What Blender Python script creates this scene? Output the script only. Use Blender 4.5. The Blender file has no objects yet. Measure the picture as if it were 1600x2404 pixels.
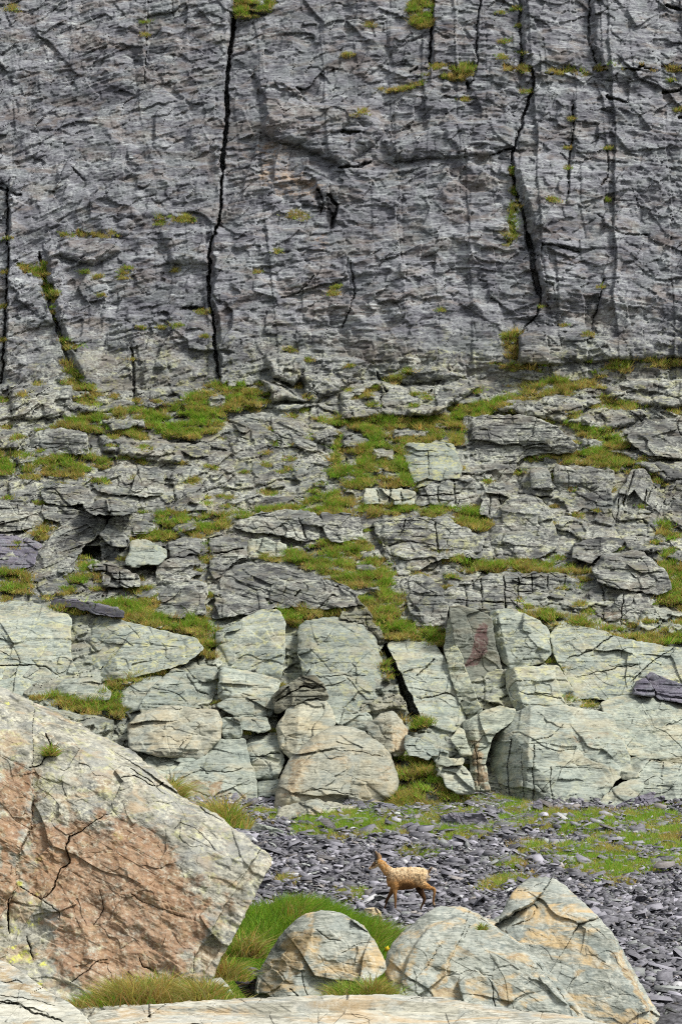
import bpy, math, random
import numpy as np
from mathutils import Vector

# ------------------------------------------------------------------ camera, world, sun, exposure
scene = bpy.context.scene
COL = scene.collection
TH = math.radians(10.0)
LENS, SH = 70.0, 36.0
cam_d = bpy.data.cameras.new('camera'); cam = bpy.data.objects.new('camera', cam_d); COL.objects.link(cam)
cam_d.sensor_fit = 'VERTICAL'; cam_d.sensor_height = SH; cam_d.sensor_width = 24.0; cam_d.lens = LENS
cam_d.clip_start = 0.1; cam_d.clip_end = 2000
cam.location = (0, 0, 0); cam.rotation_euler = (math.pi/2 + TH, 0, 0)
scene.camera = cam

SUN_EL, SUN_AZ = math.radians(52), math.radians(118)      # azimuth clockwise from +Y: behind the camera, to the right
world = bpy.data.worlds.new('World'); scene.world = world; world.use_nodes = True
wn = world.node_tree.nodes; wl = world.node_tree.links
bg = wn['Background']
sky = wn.new('ShaderNodeTexSky'); sky.sky_type = 'NISHITA'; sky.sun_disc = False
sky.sun_elevation = SUN_EL; sky.sun_rotation = SUN_AZ
sky.air_density = 1.0; sky.dust_density = 4.0; sky.ozone_density = 1.0; sky.altitude = 1500
hs = wn.new('ShaderNodeHueSaturation'); hs.inputs['Saturation'].default_value = 0.2
wl.new(sky.outputs[0], hs.inputs['Color']); wl.new(hs.outputs[0], bg.inputs['Color'])
bg.inputs['Strength'].default_value = 0.06
sl = bpy.data.lights.new('sun', 'SUN'); sl.energy = 1.5; sl.angle = math.radians(15); sl.color = (1.0, 0.965, 0.91)
sun = bpy.data.objects.new('sun', sl); COL.objects.link(sun)
sd = Vector((math.sin(SUN_AZ)*math.cos(SUN_EL), math.cos(SUN_AZ)*math.cos(SUN_EL), math.sin(SUN_EL)))
sun.rotation_euler = sd.to_track_quat('Z', 'Y').to_euler()
sun.location = (20, -20, 60)
scene.view_settings.view_transform = 'Standard'; scene.view_settings.look = 'None'
scene.view_settings.gamma = 1.0; scene.view_settings.exposure = 1.5
scene.cycles.use_denoising = False
scene.cycles.max_bounces = 5; scene.cycles.diffuse_bounces = 3; scene.cycles.glossy_bounces = 2
scene.cycles.filter_width = 1.1

# ------------------------------------------------------------------ pixel <-> world
K = SH/LENS/2404.0
cT, sT = math.cos(TH), math.sin(TH)
def ray(u, v):
    """direction through photo pixel (u,v) scaled so that its y component is 1"""
    kx = (np.asarray(u, float)-800)*K; kz = (1202-np.asarray(v, float))*K
    dy = cT - kz*sT; dz = sT + kz*cT
    return kx/dy, dz/dy
def P(u, v, Y):
    a, b = ray(u, v); Y = np.asarray(Y, float)
    return np.stack([a*Y, Y+0*a, b*Y], -1)

# ------------------------------------------------------------------ noise
_rng = np.random.RandomState(7)
_T = [_rng.rand(256, 256)*2-1 for _ in range(8)]
def n2(x, y, s=0):
    t = _T[s % 8]; o = s*37.31
    x = np.asarray(x, float)+o; y = np.asarray(y, float)-o*1.7
    ix = np.floor(x).astype(np.int64); iy = np.floor(y).astype(np.int64)
    fx = x-ix; fy = y-iy
    fx = fx*fx*fx*(fx*(fx*6-15)+10); fy = fy*fy*fy*(fy*(fy*6-15)+10)
    x0 = ix & 255; x1 = (ix+1) & 255; y0 = iy & 255; y1 = (iy+1) & 255
    a = t[x0, y0]; b = t[x1, y0]; c = t[x0, y1]; d = t[x1, y1]
    a = a+(b-a)*fx; c = c+(d-c)*fx
    return a+(c-a)*fy
def fbm(x, y, o=4, s=0, g=.5):
    r = 0; a = 1; n = 0
    for i in range(o):
        r = r+a*n2(x, y, s+i); n += a; a *= g; x = x*2.03+3.1; y = y*2.03-1.7
    return r/n*1.5
def hsh(i, j, s=0):
    return _T[s % 8][(np.asarray(i).astype(np.int64)*57+s*11) & 255, (np.asarray(j).astype(np.int64)*131+7) & 255]
def worley(x, y, s=0, full=False):
    ix = np.floor(x); iy = np.floor(y)
    f1 = np.full(np.shape(x), 9.); f2 = f1.copy(); idv = np.zeros(np.shape(x)); dx = idv.copy(); dy = idv.copy()
    for i in (-1, 0, 1):
        for j in (-1, 0, 1):
            cx = ix+i; cy = iy+j
            px = cx+.5+.42*hsh(cx, cy, s); py = cy+.5+.42*hsh(cx, cy, s+1)
            d = np.hypot(px-x, py-y); h = hsh(cx, cy, s+2)
            near = d < f1
            f2 = np.where(near, f1, np.minimum(f2, d)); idv = np.where(near, h, idv)
            if full: dx = np.where(near, x-px, dx); dy = np.where(near, y-py, dy)
            f1 = np.where(near, d, f1)
    return (f1, f2, idv, dx, dy) if full else (f1, f2, idv)
def panels(x, y, s, off, gx, gy):
    """tilted facets: every Voronoi cell is its own plane"""
    f1, f2, i, dx, dy = worley(x, y, s, True)
    r1 = np.sin(i*917.3); r2 = np.sin(i*531.7+2)
    return off*i+gx*r1*dx+gy*r2*dy, f2-f1
def sstep(a, b, x):
    t = np.clip((x-a)/(b-a), 0, 1); return t*t*(3-2*t)
def layers(a, b, th, ln, s, warp=1.0):
    """laminated relief: every bed has its own outline along a"""
    ph = b/th + warp*.7*fbm(a/(ln*4), b/(th*12), 2, s)
    L = np.floor(ph); f = ph-L
    h = n2(a/ln+L*7.77, L*3.31, s+3)+.5*n2(a/ln*2.7-L*5.1, L*1.93+9, s+4)
    return h - .35*np.clip((.12-f)/.12, 0, 1)*1.0

def seg_dist(u, v, pts):
    """distance to a polyline and signed side (positive on the right of its direction)"""
    D = np.full(np.shape(u), 1e9); S = np.zeros(np.shape(u)); Tt = np.zeros(np.shape(u))
    n = len(pts)-1
    for i in range(n):
        (x0, y0), (x1, y1) = pts[i], pts[i+1]
        dx, dy = x1-x0, y1-y0; l2 = dx*dx+dy*dy+1e-9
        t = np.clip(((u-x0)*dx+(v-y0)*dy)/l2, 0, 1)
        d = np.hypot(u-x0-t*dx, v-y0-t*dy)
        m = d < D
        D = np.where(m, d, D); S = np.where(m, np.sign((u-x0)*dy-(v-y0)*dx), S); Tt = np.where(m, (i+t)/n, Tt)
    return D, S, Tt
def inside(u, v, poly):
    c = np.zeros(np.shape(u), bool); n = len(poly)
    for i in range(n):
        (x0, y0), (x1, y1) = poly[i], poly[(i+1) % n]
        if y0 == y1: continue
        k = ((y0 > v) != (y1 > v)) & (u < (x1-x0)*(v-y0)/(y1-y0)+x0)
        c ^= k
    return c
def sdist(u, v, poly):
    D, _, _ = seg_dist(u, v, list(poly)+[poly[0]])
    return np.where(inside(u, v, poly), D, -D)

# ------------------------------------------------------------------ mesh + tags
def mesh_np(name, V, quads=None, tris=None, mat=None, attrs=None, smooth=True, cols=None):
    me = bpy.data.meshes.new(name)
    V = np.asarray(V, np.float32)
    me.vertices.add(len(V)); me.vertices.foreach_set('co', V.ravel())
    q = np.zeros((0, 4), np.int32) if quads is None else np.asarray(quads, np.int32)
    t = np.zeros((0, 3), np.int32) if tris is None else np.asarray(tris, np.int32)
    loops = np.concatenate([q.ravel(), t.ravel()])
    me.loops.add(len(loops)); me.loops.foreach_set('vertex_index', loops)
    st = np.concatenate([np.arange(len(q))*4, len(q)*4+np.arange(len(t))*3]).astype(np.int32)
    me.polygons.add(len(st)); me.polygons.foreach_set('loop_start', st)
    if smooth: me.polygons.foreach_set('use_smooth', np.ones(len(st), bool))
    for k, a in (attrs or {}).items():
        at = me.attributes.new(k, 'FLOAT', 'POINT'); at.data.foreach_set('value', np.asarray(a, np.float32).ravel())
    for k, a in (cols or {}).items():
        at = me.attributes.new(k, 'FLOAT_COLOR', 'POINT')
        a = np.asarray(a, np.float32)
        if a.shape[1] == 3: a = np.concatenate([a, np.ones((len(a), 1), np.float32)], 1)
        at.data.foreach_set('color', a.ravel())
    me.update(calc_edges=True)
    if mat: me.materials.append(mat)
    return me
def link(name, me, parent=None):
    o = bpy.data.objects.new(name, me); COL.objects.link(o)
    if parent: o.parent = parent
    return o
def tag(o, label=None, cat=None, group=None, kind=None):
    if label: o['label'] = label
    if cat: o['category'] = cat
    if group: o['group'] = group
    if kind or cat: o['kind'] = kind or 'thing'
    return o

# ------------------------------------------------------------------ materials
class NT:
    def __init__(s, name):
        s.m = bpy.data.materials.new(name); s.m.use_nodes = True
        s.t = s.m.node_tree; s.n = s.t.nodes; s.l = s.t.links
        s.bsdf = s.n['Principled BSDF']; s.out = s.n['Material Output']
    def new(s, ty, **kw):
        x = s.n.new(ty)
        for k, v in kw.items(): setattr(x, k, v)
        return x
    def set(s, sock, v):
        if isinstance(v, bpy.types.NodeSocket): s.l.new(v, sock)
        elif v is not None: sock.default_value = v
    def pos(s): return s.new('ShaderNodeNewGeometry').outputs['Position']
    def objc(s): return s.new('ShaderNodeTexCoord').outputs['Object']
    def mapp(s, v, rot=(0, 0, 0), scl=(1, 1, 1), loc=(0, 0, 0)):
        m = s.new('ShaderNodeMapping'); s.l.new(v, m.inputs['Vector'])
        m.inputs['Rotation'].default_value = rot; m.inputs['Scale'].default_value = scl; m.inputs['Location'].default_value = loc
        return m.outputs[0]
    def noise(s, v, scale, det=5, rough=.55, dist=0):
        x = s.new('ShaderNodeTexNoise'); s.l.new(v, x.inputs['Vector'])
        x.inputs['Scale'].default_value = scale; x.inputs['Detail'].default_value = det
        x.inputs['Roughness'].default_value = rough; x.inputs['Distortion'].default_value = dist
        return x.outputs['Fac']
    def ramp(s, f, lo, hi, a=0, b=1):
        x = s.new('ShaderNodeMapRange'); x.interpolation_type = 'SMOOTHSTEP'
        s.set(x.inputs['Value'], f); x.inputs['From Min'].default_value = lo; x.inputs['From Max'].default_value = hi
        x.inputs['To Min'].default_value = a; x.inputs['To Max'].default_value = b
        return x.outputs[0]
    def math(s, op, a, b=None):
        x = s.new('ShaderNodeMath', operation=op); s.set(x.inputs[0], a); s.set(x.inputs[1], b); return x.outputs[0]
    def mix(s, f, a, b, mode='MIX'):
        x = s.new('ShaderNodeMix', data_type='RGBA', blend_type=mode)
        s.set(x.inputs[0], f)
        for i, c in ((6, a), (7, b)):
            if isinstance(c, tuple): c = (*c, 1) if len(c) == 3 else c
            s.set(x.inputs[i], c)
        return x.outputs[2]
    def attr(s, name):
        x = s.new('ShaderNodeAttribute', attribute_name=name); return x
    def done(s, col, rough=.85, bump=None, bstr=.3, bdist=.05, spec=.25):
        s.set(s.bsdf.inputs['Base Color'], col); s.set(s.bsdf.inputs['Roughness'], rough)
        s.bsdf.inputs['Specular IOR Level'].default_value = spec
        if bump is not None:
            b = s.new('ShaderNodeBump'); b.inputs['Strength'].default_value = bstr; b.inputs['Distance'].default_value = bdist
            s.l.new(bump, b.inputs['Height']); s.l.new(b.outputs[0], s.bsdf.inputs['Normal'])
        return s.m

def rock(name, S=1.0, dark=(.10, .10, .115), mid=(.22, .22, .24), light=(.42, .44, .42), warm=(.25, .19, .14), warm_amt=.3,
         yel=(.50, .50, .22), yel_amt=.2, black_amt=.15, light_amt=.6, dip=.15, stretch=7, streak_s=.55, rust=(.30, .13, .06), rustlo=.40,
         cool=(.20, .24, .22), cool_amt=.25, streak_amt=.6, flecks=0, vary=0, patch=0, terr=None, low=None, rstretch=1.6, bstr=.5, light_sc=9.0):
    N = NT(name); p = N.pos()
    st = N.mapp(p, rot=(0, dip, 0), scl=(1, 1, stretch))
    n_str = N.noise(st, streak_s*S, 9, .66, .4)
    n_str2 = N.noise(N.mapp(p, rot=(0, dip+.05, 0), scl=(1, 1, stretch*1.6)), 2.2*S, 6, .6)
    n_big = N.noise(p, .22*S, 4, .55)
    n_sp = N.noise(p, light_sc*S, 5, .7)
    n_pt = N.noise(p, 1.1*S, 6, .62, .6)
    n_w = N.noise(N.mapp(p, rot=(0, dip, 0), scl=(1, 1, 2.5), loc=(31, 7, 3)), .55*S, 6, .6, .8)
    n_y = N.noise(N.mapp(p, loc=(-17, 4, 9)), 2.2*S, 7, .68)
    n_fine = N.noise(st, 4.2*S, 7, .72)
    n_c = N.noise(N.mapp(p, loc=(12, -5, 40)), .8*S, 5, .6, .5)
    fl = N.noise(N.mapp(p, rot=(0, 1.05, 0), scl=(1, 1, 9), loc=(2, 2, 2)), 1.1*S, 5, .6)
    s_mix = N.math('ADD', N.math('MULTIPLY', n_str, .5), N.math('MULTIPLY', n_fine, .5))
    def palette(dark, mid, light, warm, w_amt, l_amt):
        c = N.mix(N.ramp(s_mix, .41, .56), dark, mid)
        c = N.mix(N.math('MULTIPLY', N.ramp(s_mix, .53, .66), .55), c, light)
        c = N.mix(N.math('MULTIPLY', N.ramp(n_w, .49, .62), w_amt), c, warm)
        c = N.mix(N.math('MULTIPLY', N.ramp(n_c, .48, .62), cool_amt), c, cool)
        c = N.mix(N.math('MULTIPLY', N.ramp(n_str2, .55, .66), streak_amt), c, tuple(k*.35 for k in dark))
        lf = N.math('MULTIPLY', N.ramp(n_sp, .44, .60), N.ramp(n_pt, .38, .60))
        c = N.mix(N.math('MULTIPLY', lf, l_amt), c, light)
        if flecks: c = N.mix(N.math('MULTIPLY', N.math('MULTIPLY', N.ramp(fl, .57, .66), N.ramp(n_pt, .42, .55)), flecks), c, light)
        return c
    col = palette(dark, mid, light, warm, warm_amt, light_amt)
    if terr:
        c2 = palette(*terr[:4], terr[4], terr[5])
        col = N.mix(N.attr('terr').outputs['Fac'], col, c2)
        if low: col = N.mix(N.attr('low').outputs['Fac'], col, palette(*low[:4], low[4], low[5]))
    if patch:                                                 # beds and lichen-free areas of darker rock
        n_m = N.noise(N.mapp(p, rot=(0, dip, 0), scl=(1, 1, 2.2), loc=(8, 8, 1)), .6*S, 6, .62, .6)
        col = N.mix(N.math('MULTIPLY', N.ramp(n_m, .47, .60), patch), col, N.mix(1.0, col, (.50, .485, .515), 'MULTIPLY'))
        col = N.mix(N.math('MULTIPLY', N.ramp(n_big, .54, .40), patch), col, N.mix(1.0, col, (.74, .74, .76), 'MULTIPLY'))
    ya = N.attr('yel').outputs['Fac']
    yf = N.math('MULTIPLY', N.ramp(N.math('ADD', n_y, N.math('MULTIPLY', ya, .07)), .52, .66), N.ramp(n_sp, .36, .56))
    col = N.mix(N.math('MULTIPLY', yf, N.math('ADD', N.math('MULTIPLY', ya, 1.0), yel_amt)), col, yel)
    rnd = N.new('ShaderNodeObjectInfo').outputs['Random']
    if vary:
        col = N.mix(N.ramp(rnd, .55, 1.0, 0, vary), col, N.mix(1.0, col, (.62, .64, .66), 'MULTIPLY'))
        col = N.mix(N.ramp(rnd, .4, .0, 0, vary), col, N.mix(1.0, col, (1.10, 1.07, .97), 'MULTIPLY'))
    # dark lichen flecks
    n_b = N.noise(N.mapp(p, scl=(1, 1, 2.2), loc=(5, 51, 2)), 4.5*S, 5, .6)
    col = N.mix(N.math('MULTIPLY', N.ramp(n_b, .64, .72), black_amt), col, (.03, .03, .032))
    # iron stains keep the outline given by the stain attribute, broken up by noise
    n_r = N.noise(N.mapp(p, rot=(0, dip+.2, 0), scl=(1, 1, rstretch), loc=(3, 3, 8)), 1.5*S, 8, .68, .5)
    sa = N.attr('stain').outputs['Fac']
    rf = N.ramp(N.math('ADD', n_r, N.math('MULTIPLY', sa, .45)), rustlo+.32, rustlo+.50)
    rf = N.math('MULTIPLY', rf, N.math('MINIMUM', N.math('MULTIPLY', sa, 1.6), .78))
    n_r2 = N.noise(N.mapp(p, rot=(0, dip, 0), scl=(1, 1, 1.5), loc=(9, 1, 4)), 3.2*S, 7, .7)
    rc = N.mix(N.ramp(n_r2, .36, .62), rust, tuple(min(1, k*a) for k, a in zip(rust, (1.55, 1.9, 2.3))))
    rc = N.mix(N.math('MULTIPLY', N.ramp(n_pt, .50, .66), .75), rc, tuple(k*.5 for k in rust))
    rc = N.mix(N.math('MULTIPLY', N.ramp(n_sp, .5, .66), .5), rc, light)
    rf = N.math('MULTIPLY', rf, N.ramp(n_fine, .30, .46, .35, 1))
    col = N.mix(rf, col, rc)
    col = N.mix(N.math('MULTIPLY', N.attr('wet').outputs['Fac'], .9), col, (.012, .012, .014))
    n_so = N.noise(p, 3.0*S, 5, .6)
    soil = N.mix(N.ramp(n_so, .4, .62), (.045, .055, .014), (.13, .10, .045))
    col = N.mix(N.attr('soil').outputs['Fac'], col, soil)
    n_f = N.noise(st, 5*S, 8, .7)
    b = N.math('ADD', N.math('MULTIPLY', n_f, .6), N.math('MULTIPLY', n_sp, .4))
    return N.done(col, .9, b, bstr, .10/S, .15)

M = {}
VIO = dict(dark=(.088, .089, .103), mid=(.255, .26, .282), light=(.50, .53, .525), warm=(.21, .165, .13))
TER = ((.075, .078, .076), (.195, .20, .186), (.50, .515, .44), (.26, .225, .165), .45, .85)
LOWP = ((.15, .165, .135), (.29, .315, .27), (.54, .555, .45), (.40, .36, .25), .5, .5)
M['cliff'] = rock('cliff rock', 1.0, warm_amt=.5, yel_amt=.03, black_amt=.5, light_amt=.42, patch=.62, dip=.12, flecks=.75, streak_amt=.42, stretch=5, streak_s=.8, terr=TER, low=LOWP, rust=(.30, .19, .115), bstr=.45, **VIO)
M['pale'] = rock('pale green rock', 1.5, dark=(.15, .168, .145), mid=(.345, .38, .325), light=(.58, .60, .49), warm=(.43, .385, .26), warm_amt=.55, vary=.7,
                 yel=(.50, .49, .24), yel_amt=.22, black_amt=.35, light_amt=.42, dip=.08, stretch=6, rust=(.25, .15, .075), cool=(.26, .31, .28), cool_amt=.4, streak_amt=.5, bstr=.35, light_sc=7)
M['fore'] = rock('lichened boulder rock', 4.2, dark=(.15, .15, .125), mid=(.34, .33, .27), light=(.60, .585, .47), warm=(.42, .31, .19), warm_amt=.65,
                 yel=(.55, .56, .12), yel_amt=.05, black_amt=.35, light_amt=.75, dip=-.5, stretch=2.4, rust=(.255, .130, .063), rustlo=.30, streak_amt=.2, cool=(.30, .32, .32), cool_amt=.4, bstr=.6, light_sc=6)
STR = dict(yel_amt=.03, black_amt=.15, light_amt=.55, stretch=6, streak_s=.5, rustlo=.36, rstretch=4, bstr=.4, light_sc=6)
M['cream'] = rock('cream bedded rock', 4.5, dark=(.24, .235, .19), mid=(.52, .51, .42), light=(.74, .72, .62), warm=(.52, .38, .21), warm_amt=.7, dip=.12, rust=(.32, .21, .10), cool=(.36, .40, .39), cool_amt=.5, streak_amt=.3, **STR)
M['strip'] = rock('banded boulder rock', 3.2, dark=(.16, .175, .15), mid=(.37, .39, .34), light=(.62, .62, .53), warm=(.52, .39, .21), warm_amt=.95,
                  yel_amt=.03, black_amt=.15, light_amt=.5, dip=.5, stretch=6, streak_s=.5, rust=(.32, .21, .10), rustlo=.36, rstretch=4, streak_amt=.35, cool=(.24, .28, .27), cool_amt=.4, bstr=.35, light_sc=6)
M['tan'] = rock('tan weathered boulder rock', 1.6, dark=(.17, .165, .125), mid=(.37, .365, .285), light=(.62, .60, .47), warm=(.42, .37, .25), warm_amt=.75, vary=.3, yel_amt=.05, black_amt=.3, light_amt=.4, dip=.25, stretch=5, rust=(.30, .205, .11), rustlo=.33, rstretch=3, cool=(.26, .30, .28), cool_amt=.5, streak_amt=.35, bstr=.35, light_sc=7)
M['redface'] = rock('dark stained slab rock', 1.5, dark=(.10, .105, .085), mid=(.20, .21, .175), light=(.36, .37, .30), warm=(.26, .22, .15), warm_amt=.4, yel_amt=.05, black_amt=.3, light_amt=.35, dip=.08, stretch=6, rust=(.10, .042, .035), rustlo=.2, rstretch=.6, bstr=.35, light_sc=7)
M['slate'] = rock('violet slate slab', 2.0, dark=(.07, .065, .085), mid=(.17, .16, .20), light=(.34, .34, .37), warm=(.2, .17, .16), warm_amt=.2,
                  yel_amt=.0, black_amt=.2, light_amt=.4, dip=.1, stretch=10, bstr=.5)
M['darkrock'] = rock('dark olive rock', 1.5, dark=(.07, .07, .055), mid=(.18, .175, .13), light=(.42, .42, .33), warm=(.2, .17, .1), warm_amt=.3,
                     yel_amt=.1, black_amt=.3, light_amt=.5, dip=.15, stretch=9, bstr=.6)
# ------------------------------------------------------------------ base profiles
PV = np.array([-700, -400, 0, 450, 900, 1000, 1250, 1420, 1450, 1650, 1840, 1900, 2000, 2100.])
PY = np.array([87.5, 84.5, 80.5, 76.5, 72.6, 70.2, 64.2, 59.6, 58.8, 54.6, 51.4, 50.4, 48.8, 47.2])
def ybase(v): return np.interp(v, PV, PY)
GY = np.array([-30, 0, 8, 15, 20, 24, 30, 38, 44, 50, 56, 70.])
GZ = np.array([-1.7, -1.65, -1.7, -1.75, -1.85, -1.85, -1.55, -.95, .32, 1.45, 2.4, 4.5])
def gz(x, y):
    x = np.asarray(x, float); y = np.asarray(y, float)
    yy = [y-1.2, y, y+1.2]
    z = sum(np.interp(q, GY, GZ) for q in yy)/3
    z = z+1.25*np.exp(-((x+.55)/1.75)**2-((y-25.0)/1.9)**2)      # grassy bank beside the big boulder
    z = z+.10*fbm(x/3, y/3, 3, 2)*np.clip((y-12)/10, 0, 1)
    z = z+.35*np.clip((np.abs(x)-7)/6, 0, 3)*np.clip((y-25)/20, 0, 1)
    return z
def gpix(u, v, y0=19.0, y1=58.0):
    """first point of the ground met by the ray through a photo pixel"""
    u = np.atleast_1d(np.asarray(u, float)); v = np.atleast_1d(np.asarray(v, float))
    a, b = ray(u, v)
    Y = np.full(u.shape, y0); hit = np.full(u.shape, np.nan)
    for yy in np.arange(y0, y1, .08):
        w = np.isnan(hit) & (b*yy < gz(a*yy, yy+0*a))
        hit[w] = yy
    return np.stack([a*hit, hit, b*hit], -1)

# ------------------------------------------------------------------ cliff and terraces: authored layout
GRASS = [  # outlines of the grass ledges
 ([(133,992),(219,974),(316,954),(378,974),(459,923),(510,898),(560,905),(633,929),(633,949),(531,969),(515,1010),(449,1036),(434,1031),(357,1031),(265,1020),(214,1015),(143,1003)],1),
 ([(0,1063),(66,1068),(61,1094),(153,1068),(245,1079),(265,1089),(204,1124),(102,1119),(31,1124),(-60,1105),(-60,1060)],.8),
 ([(800,985),(943,980),(1030,976),(1065,954),(1157,944),(1198,908),(1310,893),(1407,903),(1310,923),(1178,953),(1127,982),(1076,1004),(1019,1012),(800,1010),(740,1000),(735,985)],.9),
 ([(800,1002),(900,1015),(930,1030),(1040,1012),(1090,1000),(1085,1040),(1060,1042),(945,1046),(965,1120),(970,1145),(860,1143),(840,1182),(715,1185),(710,1165),(765,1110),(792,1060),(780,1010)],.75),
 ([(800,1186),(876,1186),(1000,1192),(1116,1199),(1127,1216),(1157,1232),(1127,1247),(1014,1216),(902,1211),(800,1216),(650,1203),(600,1220),(520,1245),(470,1265),(380,1268),(300,1275),(290,1262),(367,1240),(380,1205),(459,1213),(561,1206),(638,1190)],.8),
 ([(612,1308),(704,1288),(775,1270),(851,1270),(880,1310),(912,1323),(922,1369),(945,1400),(930,1440),(890,1400),(866,1380),(800,1385),(760,1352),(700,1330),(640,1318)],.7),
 ([(989,1303),(1045,1298),(1106,1308),(1218,1318),(1356,1330),(1392,1322),(1380,1345),(1310,1346),(1223,1341),(1116,1346),(1055,1336)],.65),
 ([(841,1405),(880,1412),(933,1446),(973,1476),(1060,1480),(1060,1510),(1024,1520),(968,1505),(907,1500),(882,1480),(851,1430)],1),
 ([(1198,1446),(1290,1436),(1361,1456),(1438,1480),(1514,1495),(1660,1488),(1660,1524),(1509,1519),(1412,1489),(1336,1463),(1290,1478),(1269,1456)],.9),
 ([(255,1415),(367,1405),(357,1446),(474,1451),(510,1472),(512,1520),(500,1548),(464,1545),(459,1492),(357,1480),(245,1451),(120,1432)],.8),
 ([(643,1426),(800,1424),(806,1455),(765,1448),(700,1462),(663,1468)],.9),
 ([(255,1600),(418,1562),(430,1568),(357,1594),(285,1630),(283,1690),(265,1680),(230,1682),(143,1662),(77,1640),(140,1636),(230,1645)],.7),
 ([(1310,995),(1412,1012),(1484,1048),(1450,1056),(1422,1053),(1360,1022)],1),
 ([(1300,1073),(1387,1056),(1484,1087),(1440,1100),(1412,1101),(1310,1086)],.95),
 ([(1540,1323),(1660,1334),(1660,1440),(1560,1430),(1530,1415),(1570,1390)],.9),
 ([(1545,1230),(1566,1225),(1580,1300),(1640,1320),(1555,1322)],.5),
 ([(965,0),(1018,0),(1010,60),(985,70),(955,45)],.6), ([(545,0),(640,0),(628,30),(575,45),(550,40)],.5),
 ([(877,215),(953,205),(999,175),(1000,190),(955,214),(880,224)],.5),
 ([(1009,152),(1076,153),(1111,160),(1100,185),(1070,190),(1030,184),(1060,166),(1012,164)],.5),
 ([(1162,153),(1244,160),(1250,168),(1235,170),(1170,163)],.4),
 ([(1331,170),(1402,158),(1479,152),(1560,160),(1660,168),(1660,174),(1479,160),(1402,170),(1340,182),(1280,168)],.35),
 ([(85,590),(100,590),(112,650),(135,700),(128,712),(108,700),(95,640)],.5), ([(40,620),(100,625),(108,655),(60,640)],.4),
 ([(120,720),(132,735),(150,800),(190,808),(180,816),(150,822),(140,790)],.5),
 ([(152,850),(190,880),(232,930),(200,935),(170,915)],.7),
 ([(1380,880),(1450,845),(1660,845),(1660,862),(1510,864),(1400,886)],.6),
 ([(1150,855),(1275,860),(1270,870),(1200,868)],.6), ([(1170,780),(1215,785),(1212,845),(1190,840)],.7),
 ([(1280,905),(1400,900),(1420,912),(1330,915),(1280,912)],.6),
 ([(1410,940),(1480,950),(1530,965),(1510,970),(1440,955)],.6),
 ([(1190,580),(1208,560),(1212,480),(1202,400),(1196,392),(1200,480)],.4),
 ([(360,515),(460,505),(475,510),(400,522),(365,525)],.5), ([(150,552),(260,548),(282,560),(200,556)],.45),
 ([(805,950),(860,920),(960,870),(970,878),(880,925)],.55),
 ([(195,1330),(235,1310),(260,1330),(215,1370),(170,1392),(150,1400),(165,1360)],.6),
 ([(60,1245),(160,1230),(110,1260),(90,1272)],.5), ([(-30,1340),(70,1335),(75,1395),(-30,1400)],.6),
 ([(930,1680),(1000,1690),(1010,1710),(960,1720)],.5), ([(882,1500),(898,1520),(912,1560),(915,1600),(903,1600),(890,1540)],.6),
 ([(925,1775),(1010,1770),(1030,1830),(1100,1860),(1120,1890),(920,1900),(925,1850)],.6),
]
TUFTS = [(30,20,24),(340,52,10),(340,82,10),(870,60,14),(815,130,16),(850,265,22),(1225,125,12),(1180,100,14),(1212,20,14),(1220,60,10),(1175,30,14),
 (1180,135,16),(1232,215,18),(1090,235,14),(1340,280,10),(1332,350,8),(1425,350,8),(1300,470,22),(1330,395,10),(1210,485,12),(1420,470,10),(1590,260,14),(1575,190,10),
 (700,505,36),(480,790,12),(475,731,18),(415,764,14),(290,640,14),(300,630,10),(410,635,12),(232,650,14),(330,770,10),(310,845,10),(380,770,12),(240,695,8),(290,655,10),
 (445,520,14),(200,640,10),(650,590,12),(600,640,10),(780,690,18),(790,675,14),(1380,785,16),(1410,675,8),(1385,850,10),(1440,860,12),(1325,765,8),(15,560,12),(12,640,8),(8,720,10),(6,800,10),(8,940,20),
 (680,820,18),(720,845,14),(1035,730,6),(1265,720,8),(820,860,10),(1010,1240,18),(1070,1100,14),(1400,1200,10),(1260,1200,14),(1290,1230,10),(1300,1190,8),(1480,1110,12),
 (1430,1150,14),(1420,1280,12),(1540,1130,14),(1300,1120,10),(1220,1110,18),(1060,1355,14),(1050,1380,12),(1210,1410,16),(1365,1360,14),(1520,1460,14),(1490,1470,8),(1560,1480,10),
 (480,1430,14),(490,1400,12),(575,1290,12),(460,1340,10),(350,1380,12),(420,1300,8),(190,1310,16),(270,1350,10),(330,1360,10),(575,1110,8),(660,1110,8),(720,1245,10),(660,1395,10),
 (515,1600,8),(516,1620,7),(510,1650,8),(560,1640,6),(575,1722,12),(610,1718,10),(640,1716,10),(600,1765,10),(635,1766,8),(580,1800,9),(655,1810,12),(655,1840,8),(650,1735,8),
 (665,1520,8),(655,1610,12),(1030,1535,12),(1065,1610,6),(1075,1640,6),(1290,1555,10),(1325,1575,10),(1330,1640,20),(1380,1655,16),(1450,1640,14),(1435,1690,8),(1450,1710,8),(1465,1760,8),(1540,1820,16),(1570,1825,14),
 (1070,1820,12),(1090,1800,10),(925,1700,10),(1440,1105,10),(1350,1040,8),(900,990,12),(865,930,8),(530,1190,8),(100,1180,14),(110,1160,10),(20,1170,10),(60,1230,10)]
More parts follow.
